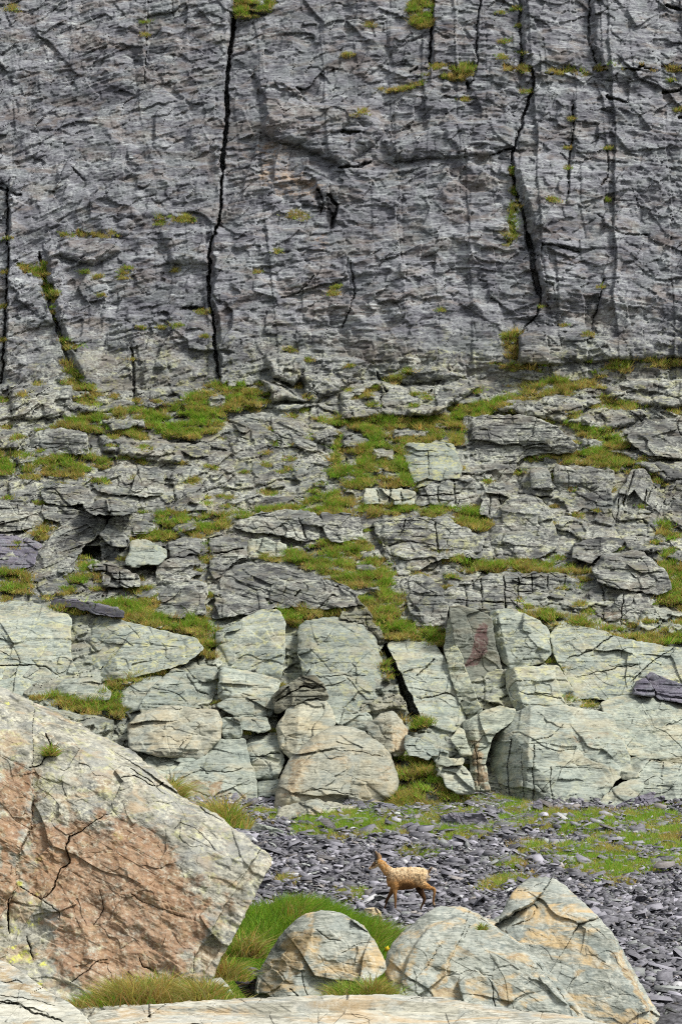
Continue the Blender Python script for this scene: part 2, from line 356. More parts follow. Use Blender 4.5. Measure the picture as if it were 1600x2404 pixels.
CRACKS = [  # (points, half width px, depth m)
 ([(556,-60),(553,30),(546,77),(538,133),(531,204),(533,265),(525,347),(521,408)],5.2,1.6),
 ([(521,408),(519,459),(513,525),(497,566),(492,602),(491,704),(502,755),(505,826),(516,895)],3.4,1.2),
 ([(1247,160),(1251,204),(1231,260),(1223,296),(1206,347)],3.6,.7), ([(1206,347),(1200,388),(1208,449),(1223,490),(1234,541)],4.0,.8),
 ([(1234,541),(1249,602),(1253,643),(1266,700)],7,1.2), ([(1266,700),(1262,735),(1216,786),(1211,850)],2.6,.5),
 ([(1126,-40),(1126,0),(1121,66),(1119,143),(1103,204)],2.2,.4), ([(1220,-40),(1221,77),(1226,153)],3,.5), ([(1384,-40),(1382,102),(1400,153)],2.4,.4),
 ([(1021,-40),(1012,77),(1009,153)],3.2,.7), ([(1346,245),(1343,306),(1336,383),(1333,454)],2.2,.35), ([(1427,347),(1425,408),(1407,444)],2,.3),
 ([(350,-60),(349,0),(344,77),(341,168),(339,199)],1.7,.3), ([(20,440),(20,500),(18,628),(15,714),(8,857),(0,900)],3,.6),
 ([(92,592),(105,638),(110,694),(128,745),(148,806),(158,847),(184,893),(224,934)],4,.6), ([(306,816),(314,857),(314,934)],2.4,.4),
 ([(1418,653),(1402,714),(1387,776)],2,.3), ([(1095,190),(1099,207)],5,.6), ([(980,160),(960,172)],3,.3), ([(405,0),(406,45)],1.5,.2),
 ([(1206,347),(1150,362)],2.2,.35), ([(800,310),(845,308)],4,.5), ([(795,395),(850,390),(870,380)],3.5,.5),
 ([(745,440),(757,470),(750,500)],4,.5), ([(768,455),(790,480),(776,530)],5,.5),
 ([(660,700),(700,690),(740,645)],2,.2), ([(805,770),(830,690),(822,610)],2.0,.3), ([(430,722),(480,724)],4,.5),
 ([(1420,225),(1470,240)],4,.4), ([(1560,10),(1600,25)],5,.5), ([(1590,275),(1640,280)],5,.5), ([(1555,220),(1600,210)],4,.4),
 ([(905,1515),(925,1545),(950,1610),(980,1690)], 15, 2.2), ([(540,935),(600,900)],2,.2), ([(170,395),(200,425)],2,.2), ([(0,440),(50,460)],3,.3), ([(1310,578),(1360,592)],2.6,.3), ([(1470,550),(1520,552)],3,.25),
 ([(623,890),(660,905),(700,930)],3,.3), ([(740,905),(720,935)],3,.3), ([(893,895),(895,985)],2,.3), ([(880,870),(905,920),(890,940)],2.5,.3), ([(1030,895),(1000,930)],2,.25)]
STEPS = [  # fault lines: right side proud (+) or set back (-), width px of the step wall, reach px
 ([(1224,-60),(1224,77),(1230,153)],.55,10,150), ([(1386,-60),(1385,102),(1405,153)],.6,16,170), ([(1009,-50),(1014,77),(1010,153)],.35,6,110),
 ([(1203,395),(1213,449),(1228,490),(1240,541),(1256,602),(1262,650),(1278,700)],.75,20,170), ([(536,-60),(530,100),(524,204),(520,300),(514,408),(508,459),(505,525)],-.5,14,200),
 ([(497,560),(496,704),(508,755),(514,895)],.5,8,120), ([(349,-50),(341,168)],-.25,4,130), ([(20,440),(18,628),(10,857)],.4,5,90),
 ([(105,600),(118,694),(150,800),(190,893)],.45,14,120), ([(600,190),(608,230),(620,280)],.4,12,90), ([(1212,790),(1215,855)],.45,8,90),
 ([(1346,245),(1333,454)],.25,5,80), ([(1126,0),(1103,204)],.2,4,90), ([(940,100),(880,160)],-.25,8,60), ([(1415,653),(1390,776)],.25,10,100)]
GULLY = [([(890,1740),(1000,1690),(1060,1740),(1130,1880),(1130,1990),(870,1990)],1.5,75)]
BULGES = [ ([(188,1276),(238,1282),(237,1314),(191,1306)],-1.6,2), ([(655,1655),(680,1650),(690,1790),(650,1800)],-1.0,4),  # rounded overhanging swellings: outline, m, edge px
 ([(628,262),(714,240),(800,242),(870,255),(905,300),(880,340),(800,390),(700,340),(640,330),(612,300)],.7,26),
 ([(900,330),(1020,300),(1110,270),(1205,300),(1204,345),(1150,365),(1000,370),(920,380)],.5,22),
 ([(622,836),(660,828),(712,834),(718,870),(690,905),(640,890)],1.0,14), ([(612,890),(660,895),(720,940),(640,945)],.9,14),
 ([(150,558),(280,560),(285,590),(220,620),(120,600)],.5,18), ([(380,540),(480,530),(490,620),(400,620)],.4,16),
 ([(640,430),(740,420),(760,470),(700,500),(640,480)],-.35,20), ([(610,310),(660,330),(640,420),(600,410)],-.35,18),
 ([(800,923),(887,888),(958,905),(1127,905),(1070,950),(1000,978),(892,985),(795,988)],.9,16), ([(890,880),(1000,860),(1100,880),(960,905)],.4,14),
 ([(700,880),(800,830),(860,850),(800,920),(730,950)],.6,22), ([(1216,790),(1300,760),(1390,790),(1640,790),(1640,840),(1450,845),(1280,858),(1218,852)],.5,16),
 ([(20,900),(170,905),(165,980),(30,985)],.6,20), ([(316,915),(455,905),(460,955),(320,960)],.5,16), ([(184,955),(232,950),(228,972),(184,975)],.5,8),
 ([(240,985),(340,985),(345,1005),(260,1012)],.45,9), ([(490,935),(530,930),(528,960),(490,962)],.4,8), ([(640,950),(720,945),(700,965),(650,965)],.35,8),
 ([(230,1020),(450,1040),(440,1060),(420,1090),(330,1080),(240,1060)],.6,16), ([(-40,1010),(80,1010),(40,1055),(-40,1055)],.5,12),
 ([(20,1075),(60,1068),(55,1092),(20,1090)],.4,7), ([(920,1005),(1010,1008),(1000,1030),(920,1028)],.45,8), ([(870,1055),(930,1050),(925,1085),(880,1085)],.5,8), ([(895,1110),(940,1108),(935,1130),(900,1125)],.4,7),
 ([(715,1005),(765,990),(800,1010),(780,1050),(740,1040)],.5,12), ([(800,1015),(850,1010),(870,1035),(835,1055),(800,1050)],.5,12),
 ([(410,1230),(465,1225),(465,1248),(405,1250)],.4,7), ([(835,1295),(885,1290),(905,1312),(850,1312)],.4,7), ([(830,1325),(900,1330),(880,1345),(835,1340)],.35,6), ([(770,1330),(810,1335),(805,1345),(765,1343)],.3,6),
 ([(870,1380),(890,1375),(900,1395),(875,1400)],.3,6), ([(1360,1030),(1420,1035),(1405,1058),(1362,1052)],.4,9), ([(1420,1055),(1525,1055),(1560,1080),(1500,1085)],.45,10),
 ([(1480,1085),(1640,1080),(1640,1120),(1560,1130)],.5,12), ([(1560,1300),(1640,1290),(1640,1330),(1590,1330)],.5,10), ([(1240,1430),(1290,1420),(1300,1445),(1225,1452)],.5,8),
 ([(1355,1445),(1375,1436),(1380,1460)],.3,6), ([(1510,1425),(1640,1440),(1640,1495),(1480,1500)],.6,14), ([(240,1490),(340,1485),(440,1480),(430,1470),(300,1450)],.3,8),
 ([(1150,955),(1259,918),(1351,931),(1407,946),(1315,992),(1223,977)],.7,15), ([(1315,992),(1412,951),(1514,961),(1490,997),(1412,1015)],.7,14),
 ([(1412,915),(1480,892),(1660,888),(1660,960),(1520,955),(1425,940)],.7,16), ([(1065,935),(1130,930),(1160,942),(1075,952)],.4,7), ([(955,960),(1050,955),(1040,975),(965,980)],.4,7),
 ([(235,1345),(250,1328),(265,1345),(258,1380),(238,1380)],.4,6), ([(1060,1105),(1082,1110),(1085,1140),(1060,1140)],.4,7),
 ([(840,1395),(880,1408),(935,1440),(900,1440)],.2,6), ([(1640,1460),(1640,1440),(1560,1440)],.3,6), ([(1455,1300),(1560,1280),(1560,1296)],.3,5),
 ([(270,1600),(330,1590),(290,1625)],.3,8), ([(0,1640),(140,1665),(270,1690),(265,1750),(-60,1750),(-60,1640)],1.0,14), ([(495,1560),(515,1540),(512,1565)],.3,5)]
STAINS = [([(600,330),(660,320),(720,400),(770,420),(760,480),(690,480),(640,470),(600,420)],.62), ([(690,540),(800,540),(790,610),(700,600)],.45), ([(560,330),(600,330),(600,420),(560,410)],.4), ([(860,320),(960,300),(940,350)],.35)]
WETS = [([(742,445),(758,470),(752,505),(745,490)],1), ([(765,455),(792,470),(785,535),(772,540)],1)]

GRASS = [(q, min(1, k+.4) if max(y for _, y in q) < 880 else k) for q, k in GRASS]
# base sheet: grid over the rock face, relief built in metres on bedding axes
U0, U1, V0, V1, DS = -330, 1930, -420, 1985, 2.2
gu = np.arange(U0, U1, DS); gv = np.arange(V0, V1, DS)
UU, VV = np.meshgrid(gu, gv)
MP = .0158
def relief(U, V, steep, s=0):
    """U,V in metres; steep 1 on the upper wall, 0 on the terraces"""
    b = V-(.10*U-.011*U*U)+.22*fbm(U/3.5, V/3.5, 2, 5); a = U
    h = .34*fbm(U/4.5, V/6, 4, s)
    # tall panels between near-vertical joints
    right = .35+.65*sstep(0, 4, U)
    for wd, ht, of, tl, sd_ in ((2.6, 6.5, .14, .11, 3), (1.15, 3.2, .07, .11, 6)):
        xw = U+.05*V+.10*fbm(U/1.5, V/1.5, 2, sd_)+.25*fbm(U/9, V/9, 1, sd_+2)
        ci = np.floor(xw/wd+.35*np.sin(np.floor(xw/wd)*3.1)*0); fx = xw/wd-ci-.5
        yw = (b+.12*fbm(U/.9, V/.9, 2, sd_+1))/ht+7*hsh(ci, 3, sd_)
        ri = np.floor(yw); fy = yw-ri-.5
        h = h+steep*right*(of*(.4+.6*np.sin(ci*2.3+ri))*hsh(ci, ri, sd_+1)+tl*wd*fx*hsh(ci+9, ri, sd_+2)*1.6+tl*ht*.5*fy*hsh(ci+5, ri+3, sd_))
        h = h-steep*right*.06*(1-sstep(.0, .020/wd*1.6, .5-np.abs(fx)))*sstep(-.1, .25, n2(ci*3.7, b/1.6, sd_))
    pn, _ = panels((U+.25*V+.2*fbm(U, V, 2, 3))/1.25, (b+.2*fbm(U, V, 2, 7))/.95, s+4, .05, .22, .22); h = h+(.55+.45*steep)*pn
    pn, _ = panels((U-.2*V+.1*fbm(U/.5, V/.5, 2, 3))/.5, (b+.1*fbm(U/.5, V/.5, 2, 7))/.34, s+6, .03, .13, .13); h = h+pn
    wx = .22*fbm(U/1.1, V/1.1, 3, s+1); wy = .20*fbm(U/1.1, V/1.1, 3, s+4)
    f1, f2, idv = worley((a+wx)/1.5, (b+wy)/1.15, s)
    h = h+.09*idv-.04*(1-steep)*(1-sstep(.0, .07, f2-f1))*(hsh(np.floor(idv*99), 3, 1) > .3)
    f1, f2, idv = worley((a+wx*.6)/.55, (b+wy*.6)/.33, s+3)
    h = h+.03*idv
    g = sstep(-.35, .4, fbm(U/3.2, V/3.2, 3, s+2))
    h = h+(1-steep)*.16*idv
    f1, f2, id2 = worley((a+wx)/1.3, (b+wy*.5)/.55, s+2)
    h = h+(1-steep)*(.20*id2-.10*(1-sstep(0, .08, f2-f1)))
    h = h+.06*(.15+.85*g)*layers(a, b, .27, .75, s+1)
    h = h+.05*(.2+.8*g)*layers(a, b, .11, .8, s+2)+.028*layers(a, b, .055, .6, s+5)
    # slanting facets cutting across the beds
    ca, cb = math.cos(1.02), math.sin(1.02)
    p = U*ca+V*cb; q = V*ca-U*cb
    fac = layers(p, q, .34, 1.1, s+5, 1.6)
    h = h+steep*.20*np.maximum(fac-.1, 0)*sstep(-.2, .4, fbm(U/1.7, V/1.7, 2, s+6))
    h = h+.03*fbm(U/.22, V/.16, 3, s+3)
    return h
def warp(u, v, a=5, f=28, s=0):
    return u+a*fbm(u/f, v/f, 3, s), v+a*fbm(u/f+9, v/f-4, 3, s+3)
SMOOTH = [([(30,760),(240,760),(340,930),(170,930),(40,930)],.45), ([(820,740),(1200,690),(1220,790),(1000,850),(830,830)],.5)]
ISL = [q for q, a, e in BULGES if a > 0 and 905 < sum(y for _, y in q)/len(q) < 1400 and max(x for x, _ in q)-min(x for x, _ in q) < 130]
ISL += [[(790,1075),(830,1068),(845,1090),(800,1098)], [(760,1135),(800,1128),(815,1148),(770,1156)], [(905,1165),(935,1160),(940,1178),(908,1180)], [(700,1288),(745,1284),(752,1300),(706,1304)],
        [(790,1295),(822,1290),(826,1308),(796,1312)], [(250,945),(300,938),(330,950),(270,962)], [(380,985),(430,975),(452,988),(400,1000)], [(330,1005),(365,1002),(370,1018),(335,1020)], [(940,1450),(975,1462),(965,1475),(935,1466)], [(430,1222),(480,1218),(478,1232),(432,1236)]]
def islands(u, v):
    m = np.zeros(np.shape(u), bool); wu, wv = warp(u, v, 4, 14, 3)
    for q in ISL: m |= inside(wu, wv, q)
    return m
def grass_gate(u, v): return fbm(u/24, v/10, 3, 1)
def build_cliff():
    U = (UU-800)*MP; V = -(VV-900)*MP
    steep = 1-sstep(840, 930, VV+25*fbm(U/2, V/2, 3, 1))
    amp = np.ones_like(U)
    for poly, k in SMOOTH: amp *= 1-(1-k)*sstep(-20, 60, sdist(UU, VV, poly))
    h = relief(U, V, steep)*amp*(1.0-.15*(1-steep))
    wu, wv = warp(UU, VV)
    for pts, amt, wd, reach in STEPS:
        pts = list(pts); x0 = min(p[0] for p in pts)-reach*5; x1 = max(p[0] for p in pts)+reach*5
        y0 = min(p[1] for p in pts)-50; y1 = max(p[1] for p in pts)+60
        m = (UU > x0) & (UU < x1) & (VV > y0) & (VV < y1)
        D, S, T = seg_dist(wu[m], wv[m], pts)
        D = D*S                                    # lines run downwards: positive on the right
        yv = VV[m]; fade = sstep(y0, y0+60, yv)*(1-sstep(y1-70, y1, yv))
        prof = sstep(0, wd, D)*np.exp(-np.clip(D-wd, 0, None)/reach)
        h[m] += amt*prof*fade
    for poly, amt, ed in BULGES:
        xs = [p[0] for p in poly]; ys = [p[1] for p in poly]
        m = (UU > min(xs)-25) & (UU < max(xs)+25) & (VV > min(ys)-25) & (VV < max(ys)+25)
        d = sdist(*(q[m] for q in warp(UU, VV, 4, 22, 2)), poly)
        t = np.clip(d/ed, 0, 1)
        h[m] += amt*np.sqrt(1-(1-t)**2)
    cw = .55+.6*np.abs(fbm(UU/17, VV/13, 3, 5))
    w2u, w2v = warp(UU, VV, 3.2, 16, 6)
    for pts, hw, dep in CRACKS:
        xs = [p[0] for p in pts]; ys = [p[1] for p in pts]
        m = (UU > min(xs)-30) & (UU < max(xs)+30) & (VV > min(ys)-30) & (VV < max(ys)+30)
        D, S, T = seg_dist(w2u[m], w2v[m], pts)
        w = hw*.8*(.55+.9*cw[m])*np.clip(np.minimum(T, 1-T)*14+.35, 0, 1)
        h[m] -= dep*(1-sstep(w*.55, w*1.05, D))
    h -= .3*sstep(1415, 1460, VV)+.2*sstep(900, 980, VV)
    soil = np.zeros_like(h)
    for poly, k in GRASS:
        xs = [p[0] for p in poly]; ys = [p[1] for p in poly]
        m = (UU > min(xs)-25) & (UU < max(xs)+25) & (VV > min(ys)-25) & (VV < max(ys)+25)
        d = sdist(*(q[m] for q in warp(UU, VV, 6, 18, 4)), poly)
        s = sstep(-3, 3, d)*sstep(-.14, .14, grass_gate(UU[m], VV[m])+.16+(k-1)*.6)*~islands(UU[m], VV[m]); soil[m] = np.maximum(soil[m], s)
        h[m] = h[m]*(1-.75*s)+s*(.05+.22*fbm(UU[m]/16, VV[m]/9, 3, 2))
    for poly, amt, ed in GULLY:
        h += amt*sstep(0, 1, sdist(UU, VV, poly)/ed)
    stain = np.zeros_like(h); wet = np.zeros_like(h)
    for L, A in ((STAINS, stain), (WETS, wet)):
        for poly, k in L:
            xs = [p[0] for p in poly]; ys = [p[1] for p in poly]
            m = (UU > min(xs)-40) & (UU < max(xs)+40) & (VV > min(ys)-40) & (VV < max(ys)+40)
            e = 24 if A is stain else 3
            A[m] = np.maximum(A[m], k*sstep(-e, e, sdist(*(q[m] for q in warp(UU, VV, 9 if A is stain else 4, 25, 1)), poly)))
    Y = ybase(VV)-h
    X = P(UU, VV, Y).reshape(-1, 3)
    n, w = UU.shape
    idx = np.arange(n*w).reshape(n, w)
    q = np.stack([idx[1:, :-1], idx[1:, 1:], idx[:-1, 1:], idx[:-1, :-1]], -1).reshape(-1, 4)
    terr = sstep(700, 960, VV+60*fbm(U/2.5, V/2.0, 4, 3)+10)*.999
    yel = .35*sstep(740, 900, VV+60*fbm(U/2, V/2, 3, 6))
    ucut = (UU < -1e9)
    me = mesh_np('cliff', X, q, mat=M['cliff'], attrs=dict(low=sstep(1390, 1470, VV+30*fbm(U/2, V/2, 2, 5)), terr=terr, yel=yel, soil=soil, stain=stain, wet=wet), smooth=False)
    o = link('cliff', me); tag(o, kind='structure')
    return Y
YC = build_cliff()
def cliffY(u, v):
    fu = np.clip((np.asarray(u, float)-U0)/DS, 0, len(gu)-1.001); fv = np.clip((np.asarray(v, float)-V0)/DS, 0, len(gv)-1.001)
    i = fu.astype(int); j = fv.astype(int); a = fu-i; b = fv-j
    return (YC[j, i]*(1-a)+YC[j, i+1]*a)*(1-b)+(YC[j+1, i]*(1-a)+YC[j+1, i+1]*a)*b

# ------------------------------------------------------------------ ground sheet
def build_ground():
    xs = np.concatenate([np.linspace(-90, -14, 20), np.arange(-13.8, 13.8, .12), np.linspace(14, 90, 20)])
    ys = np.concatenate([np.linspace(-60, 6, 12), np.arange(7, 58, .12), np.linspace(58.5, 66, 6)])
    X, Y = np.meshgrid(xs, ys); Z = gz(X, Y)
    n, w = X.shape; idx = np.arange(n*w).reshape(n, w)
    q = np.stack([idx[:-1, :-1], idx[:-1, 1:], idx[1:, 1:], idx[1:, :-1]], -1).reshape(-1, 4)
    N = NT('scree ground'); p = N.pos()
    c = N.mix(N.ramp(N.noise(p, 6, 6, .65), .35, .65), (.03, .03, .036), (.10, .098, .115))
    g = N.mix(N.ramp(N.noise(p, 5, 5, .6), .4, .6), (.05, .07, .014), (.11, .10, .035))
    c = N.mix(N.attr('soil').outputs['Fac'], c, g)
    N.done(c, .95, N.noise(p, 14, 6, .65), .6, .05, .1)
    Xf, Yf = X.ravel(), Y.ravel()
    soil = np.clip(np.exp(-((Xf+.55)/1.95)**2-((Yf-24.4)/2.6)**2)*1.6, 0, 1)
    soil = np.maximum(soil, (Yf < 19)*.9)
    me = mesh_np('ground', np.stack([X, Y, Z], -1).reshape(-1, 3), q, mat=N.m, attrs=dict(soil=soil))
    tag(link('ground', me), kind='structure')
build_ground()
# ------------------------------------------------------------------ rock bodies: front relief + closed sides and back
def resample(poly, step, wob, seed, rnd=.06, grow=3.6):
    p = np.array(poly, float)
    q = []
    for i in range(len(p)):                                   # take the points of the corners off a little
        a, b, c = p[i-1], p[i], p[(i+1) % len(p)]
        q += [b+(a-b)*rnd, b+(c-b)*rnd]
    q = np.array(q); nx = np.roll(q, -1, 0); L = np.hypot(*(nx-q).T)
    cum = np.concatenate([[0], np.cumsum(L)]); n = max(24, int(cum[-1]/step))
    t = np.arange(n)/n*cum[-1]
    k = np.clip(np.searchsorted(cum, t, 'right')-1, 0, len(q)-1); f = (t-cum[k])/np.maximum(L[k], 1e-9)
    r = q[k]+(nx[k]-q[k])*f[:, None]
    w1 = fbm(r[:, 0]/22, r[:, 1]/22, 3, seed); w2 = fbm(r[:, 0]/22+7, r[:, 1]/22-3, 3, seed+2)
    tn = np.roll(r, -3, 0)-np.roll(r, 3, 0); tn /= np.maximum(np.hypot(*tn.T), 1e-9)[:, None]
    ar = np.sum(r[:, 0]*np.roll(r[:, 1], -1)-r[:, 1]*np.roll(r[:, 0], -1))
    nn = np.stack([tn[:, 1], -tn[:, 0]], -1)*np.sign(ar)
    w3 = fbm(r[:, 0]/7, r[:, 1]/7, 2, seed+1)
    return r+wob*np.stack([w1, w2], -1)+nn*(grow+wob*.35*w3)[:, None]
def kernel(B):
    lo, hi = B.min(0), B.max(0); best = None
    nx = np.roll(B, -1, 0)-B
    for a in np.linspace(.2, .8, 13):
        for b in np.linspace(.2, .8, 13):
            c = lo+(hi-lo)*np.array([a, b]); d = B-c
            cr = d[:, 0]*nx[:, 1]-d[:, 1]*nx[:, 0]
            s = (np.sign(cr) != np.sign(cr.sum())).mean()+.02*np.hypot(a-.5, b-.5)
            if best is None or s < best[0]: best = (s, c)
    return best[1]
def rockbody(name, poly, mat, Tt=.45, k=.8, plane=None, tilt=0., r=2.2, rt=5, back=2.2, shrink=.9, sc=1., amp=1., wob=2.5, seed=0, nf=3,
             creases=(), cracks=(), steps=(), stain=None, yel=0., yelpts=(), wet=(), step=2.2, bed=0., lam=1., lump=1., pit=0., rnd=.06, grow=3.6, sharp=1., crackle=0., facet=1., auto=0., flute=0., fang=0., smooth=False, staink=1., soft=0.):
    rng = np.random.RandomState(seed+100)
    B = resample(poly, step, wob, seed % 5, rnd, grow)
    c = kernel(B); R = int(np.max(np.hypot(*(B-c).T))/step)+2
    t = np.linspace(1, 0, R, endpoint=False)**1.0
    G = c+t[:, None, None]*(B-c)[None]                        # rings from the rim to the heart
    u = np.concatenate([G[..., 0].ravel(), [c[0]]]); v = np.concatenate([G[..., 1].ravel(), [c[1]]])
    vt, vb = B[:, 1].min(), B[:, 1].max()
    if plane is None:
        Y0 = ybase(vt)-Tt-k*(ybase(vt)-ybase(v))
    else:
        u0, v0, y0, du, dv = plane; Y0 = y0+du*(u-u0)+dv*(v-v0)
    pm = np.median(Y0)*K
    Y0 = Y0+tilt*pm*(u-c[0])
    # cut faces
    cs = list(creases)
    w_, h_ = B[:, 0].max()-B[:, 0].min(), vb-vt
    if auto:                                                  # chunky block: turned left flank, weathered top, undercut foot
        l0 = B[np.argmin(B[:, 0]+.4*B[:, 1])]; l1 = B[np.argmin(B[:, 0]-.4*B[:, 1])]; k0 = w_*rng.uniform(.07, .17)
        if abs(l1[1]-l0[1]) > .3*h_: cs.append(((l0[0]+k0, l0[1]), (l1[0]+k0*rng.uniform(.4, 1.2), l1[1]), auto*rng.uniform(.8, 1.5)))
        a0 = rng.uniform(-.10, .10)*h_; y1 = vt+rng.uniform(.16, .3)*h_
        cs.append(((c[0]+w_/2, y1+a0), (c[0]-w_/2, y1-a0), auto*rng.uniform(.6, 1.2)))
        y2 = vb-rng.uniform(.08, .16)*h_; a0 = rng.uniform(-.06, .06)*h_
        cs.append(((c[0]-w_/2, y2+a0), (c[0]+w_/2, y2-a0), auto*rng.uniform(.5, 1.1)))
    sz = np.sqrt((B[:, 0].max()-B[:, 0].min())*(vb-vt))
    for i in range(nf):
        an = rng.uniform(0, 6.283); d = rng.uniform(.12, .34)*sz; n = np.array([math.cos(an), math.sin(an)])
        m = c+n*d; tdir = np.array([-n[1], n[0]])
        cs.append((tuple(m+tdir*9), tuple(m-tdir*9), rng.uniform(.25, .9)))
    for (p, q, s) in cs:
        dx, dy = q[0]-p[0], q[1]-p[1]; l = math.hypot(dx, dy)
        dd = (dx*(v-p[1])-dy*(u-p[0]))/l+2.0*fbm(u/30, v/30, 2, seed % 7)
        e = max(.8, 2.5*sharp)+soft
        Y0 = Y0+s*pm*np.where(dd > e, dd, np.where(dd > -e, (dd+e)**2/(4*e), 0))
    # rounded rim
    D = sdist(u, v, [tuple(x) for x in B[::max(1, len(B)//160)]])
    up = np.clip((c[1]-v)/(.5*(vb-vt)), 0, 1)
    rr = (r+(rt-r)*up)*(1+.4*fbm(u/40, v/40, 2, 3))
    e = np.clip(D/np.maximum(rr, 1), 0, 1)
    Y0 = Y0+pm*rr*(1-np.sqrt(1-(1-e)**2))*1.1
    # relief in metres
    U = (u-800)*pm/sc; V = -(v-1200)*pm/sc; o = seed*3.77
    ca, cb = math.cos(bed), math.sin(bed)
    a = U*ca+V*cb+o; b = V*ca-U*cb+o*.7
    pn, _ = panels((a+.12*fbm(a/.9, b/.9, 2, 2))/1.5, (b+.12*fbm(a/.9, b/.9, 2, 6))/1.0, seed+2, .05, .36*facet, .36*facet)
    pn2, _ = panels((a+.1*fbm(a/.4, b/.4, 2, 2))/.5, (b+.1*fbm(a/.4, b/.4, 2, 6))/.35, seed+4, .02, .09*facet, .09*facet)
    h = pn+pn2+lump*.16*fbm(a/2.2, b/1.6, 3, seed)+.05*fbm(a/.6, b/.45, 3, seed+2)
    f1, f2, idv = worley((a+.3*fbm(a/.8, b/.8, 2, 1))/1.5, (b+.25*fbm(a/.8, b/.8, 2, 4))/.9, seed)
    h = h+lam*.06*idv-lam*.03*(1-sstep(.0, .05, f2-f1))
    h = h+lam*.045*layers(a, b, .38, 1.4, seed+1)+lam*.032*layers(a, b, .12, .7, seed+3)
    h = h+.022*fbm(a/.18, b/.12, 3, seed+4)+pit*.05*fbm(a/.28, b/.28, 4, seed+1)
    if crackle:
        f1, f2, _ = worley((a+.35*fbm(a/.5, b/.5, 3, 2))/.8, (b+.35*fbm(a/.5, b/.5, 3, 5))/.8, seed+1)
        h = h-crackle*.10*(1-sstep(.0, .05, f2-f1))*sstep(-.2, .25, fbm(a/.9, b/.9, 2, 3))+crackle*.05*_
    if flute:                                                 # parallel split ribs
        h = h+flute*layers(a*math.sin(fang)-b*math.cos(fang), a*math.cos(fang)+b*math.sin(fang), .3, 2.5, seed+2, .6)
    h = h*sc*amp
    wu, wv = u+1.8*fbm(u/11, v/11, 3, 1)+2.5*fbm(u/40, v/40, 2, 2), v+1.8*fbm(u/11, v/11, 3, 5)+2.5*fbm(u/40, v/40, 2, 6)
    for pts, hw, dep in cracks:
        Dc, S, T = seg_dist(wu, wv, pts)
        w = hw*(.7+.6*np.abs(fbm(u/13, v/13, 2, 2)))*np.clip(np.minimum(T, 1-T)*10+.3, 0, 1)
        h = h-dep*(1-sstep(w*.4, w*1.1, Dc))-dep*.12*np.exp(-(Dc/(hw*4))**2)
    for pts, amt, wd, reach in steps:
        Dc, S, T = seg_dist(wu, wv, pts); Dc = Dc*S
        h = h+amt*sstep(0, wd, Dc)*np.exp(-np.clip(Dc-wd, 0, None)/reach)
    Y = Y0-h
    st = np.zeros_like(u)
    if stain is not None:
        for poly_s, kk in stain: st = np.maximum(st, kk*sstep(-30*staink, 30*staink, sdist(u+14*staink*fbm(u/30, v/30, 3, 1), v+14*staink*fbm(u/30, v/30, 3, 4), poly_s)))
    ye = np.full_like(u, yel)
    for (x, y, rad) in yelpts: ye = np.maximum(ye, 1.1*np.clip(1.2-np.hypot(u-x, v-y)/rad, 0, 1))
    we = np.zeros_like(u)
    for poly_s, kk in wet: we = np.maximum(we, kk*sstep(-3, 3, sdist(wu, wv, poly_s)))
    X = P(u, v, Y)
    nB = len(B); ntop = len(X)
    # sides run back from the rim, then close
    rimY = Y[:nB]; rings = [X]; at = [st, ye, we]; ex = [[], [], []]
    for fr, shf in ((.12, .995), (.35, .985), (.7, .5+.5*shrink), (1.0, shrink)):
        uv = c+(B-c)*shf
        yy = rimY*(1-fr)+(np.median(rimY)+back)*fr if fr == 1.0 else rimY+back*fr
        rings.append(P(uv[:, 0], uv[:, 1], yy))
    rings.append(P(c[0], c[1], np.median(rimY)+back*1.08)[None])
    V3 = np.concatenate(rings)
    pad = len(V3)-ntop
    at = [np.concatenate([x, np.zeros(pad)+(yel if i == 1 else 0)]) for i, x in enumerate(at)]
    i0 = np.arange(R*nB).reshape(R, nB); i1 = np.roll(i0, -1, 1)
    sg = np.sum(B[:, 0]*np.roll(B[:, 1], -1)-B[:, 1]*np.roll(B[:, 0], -1)) > 0   # clockwise on screen
    q = np.stack([i0[:-1], i0[1:], i1[1:], i1[:-1]], -1).reshape(-1, 4)
    tr = [np.stack([i0[-1], np.full(nB, ntop-1), i1[-1]], -1)]
    s0 = np.concatenate([i0[:1], ntop+np.arange(4*nB).reshape(4, nB)]); s1 = np.roll(s0, -1, 1)
    q2 = np.stack([s0[:-1], s1[:-1], s1[1:], s0[1:]], -1).reshape(-1, 4)
    tr.append(np.stack([s0[-1], s1[-1], np.full(nB, len(V3)-1)], -1))
    q = np.concatenate([q, q2]); tr = np.concatenate(tr)
    if sg: q = q[:, ::-1]; tr = tr[:, ::-1]
    me = mesh_np(name, V3, q, tr, mat=mat, attrs=dict(stain=at[0], yel=at[1], wet=at[2], soil=np.zeros(len(V3)), terr=np.ones(len(V3))), smooth=smooth)
    return link(name, me)

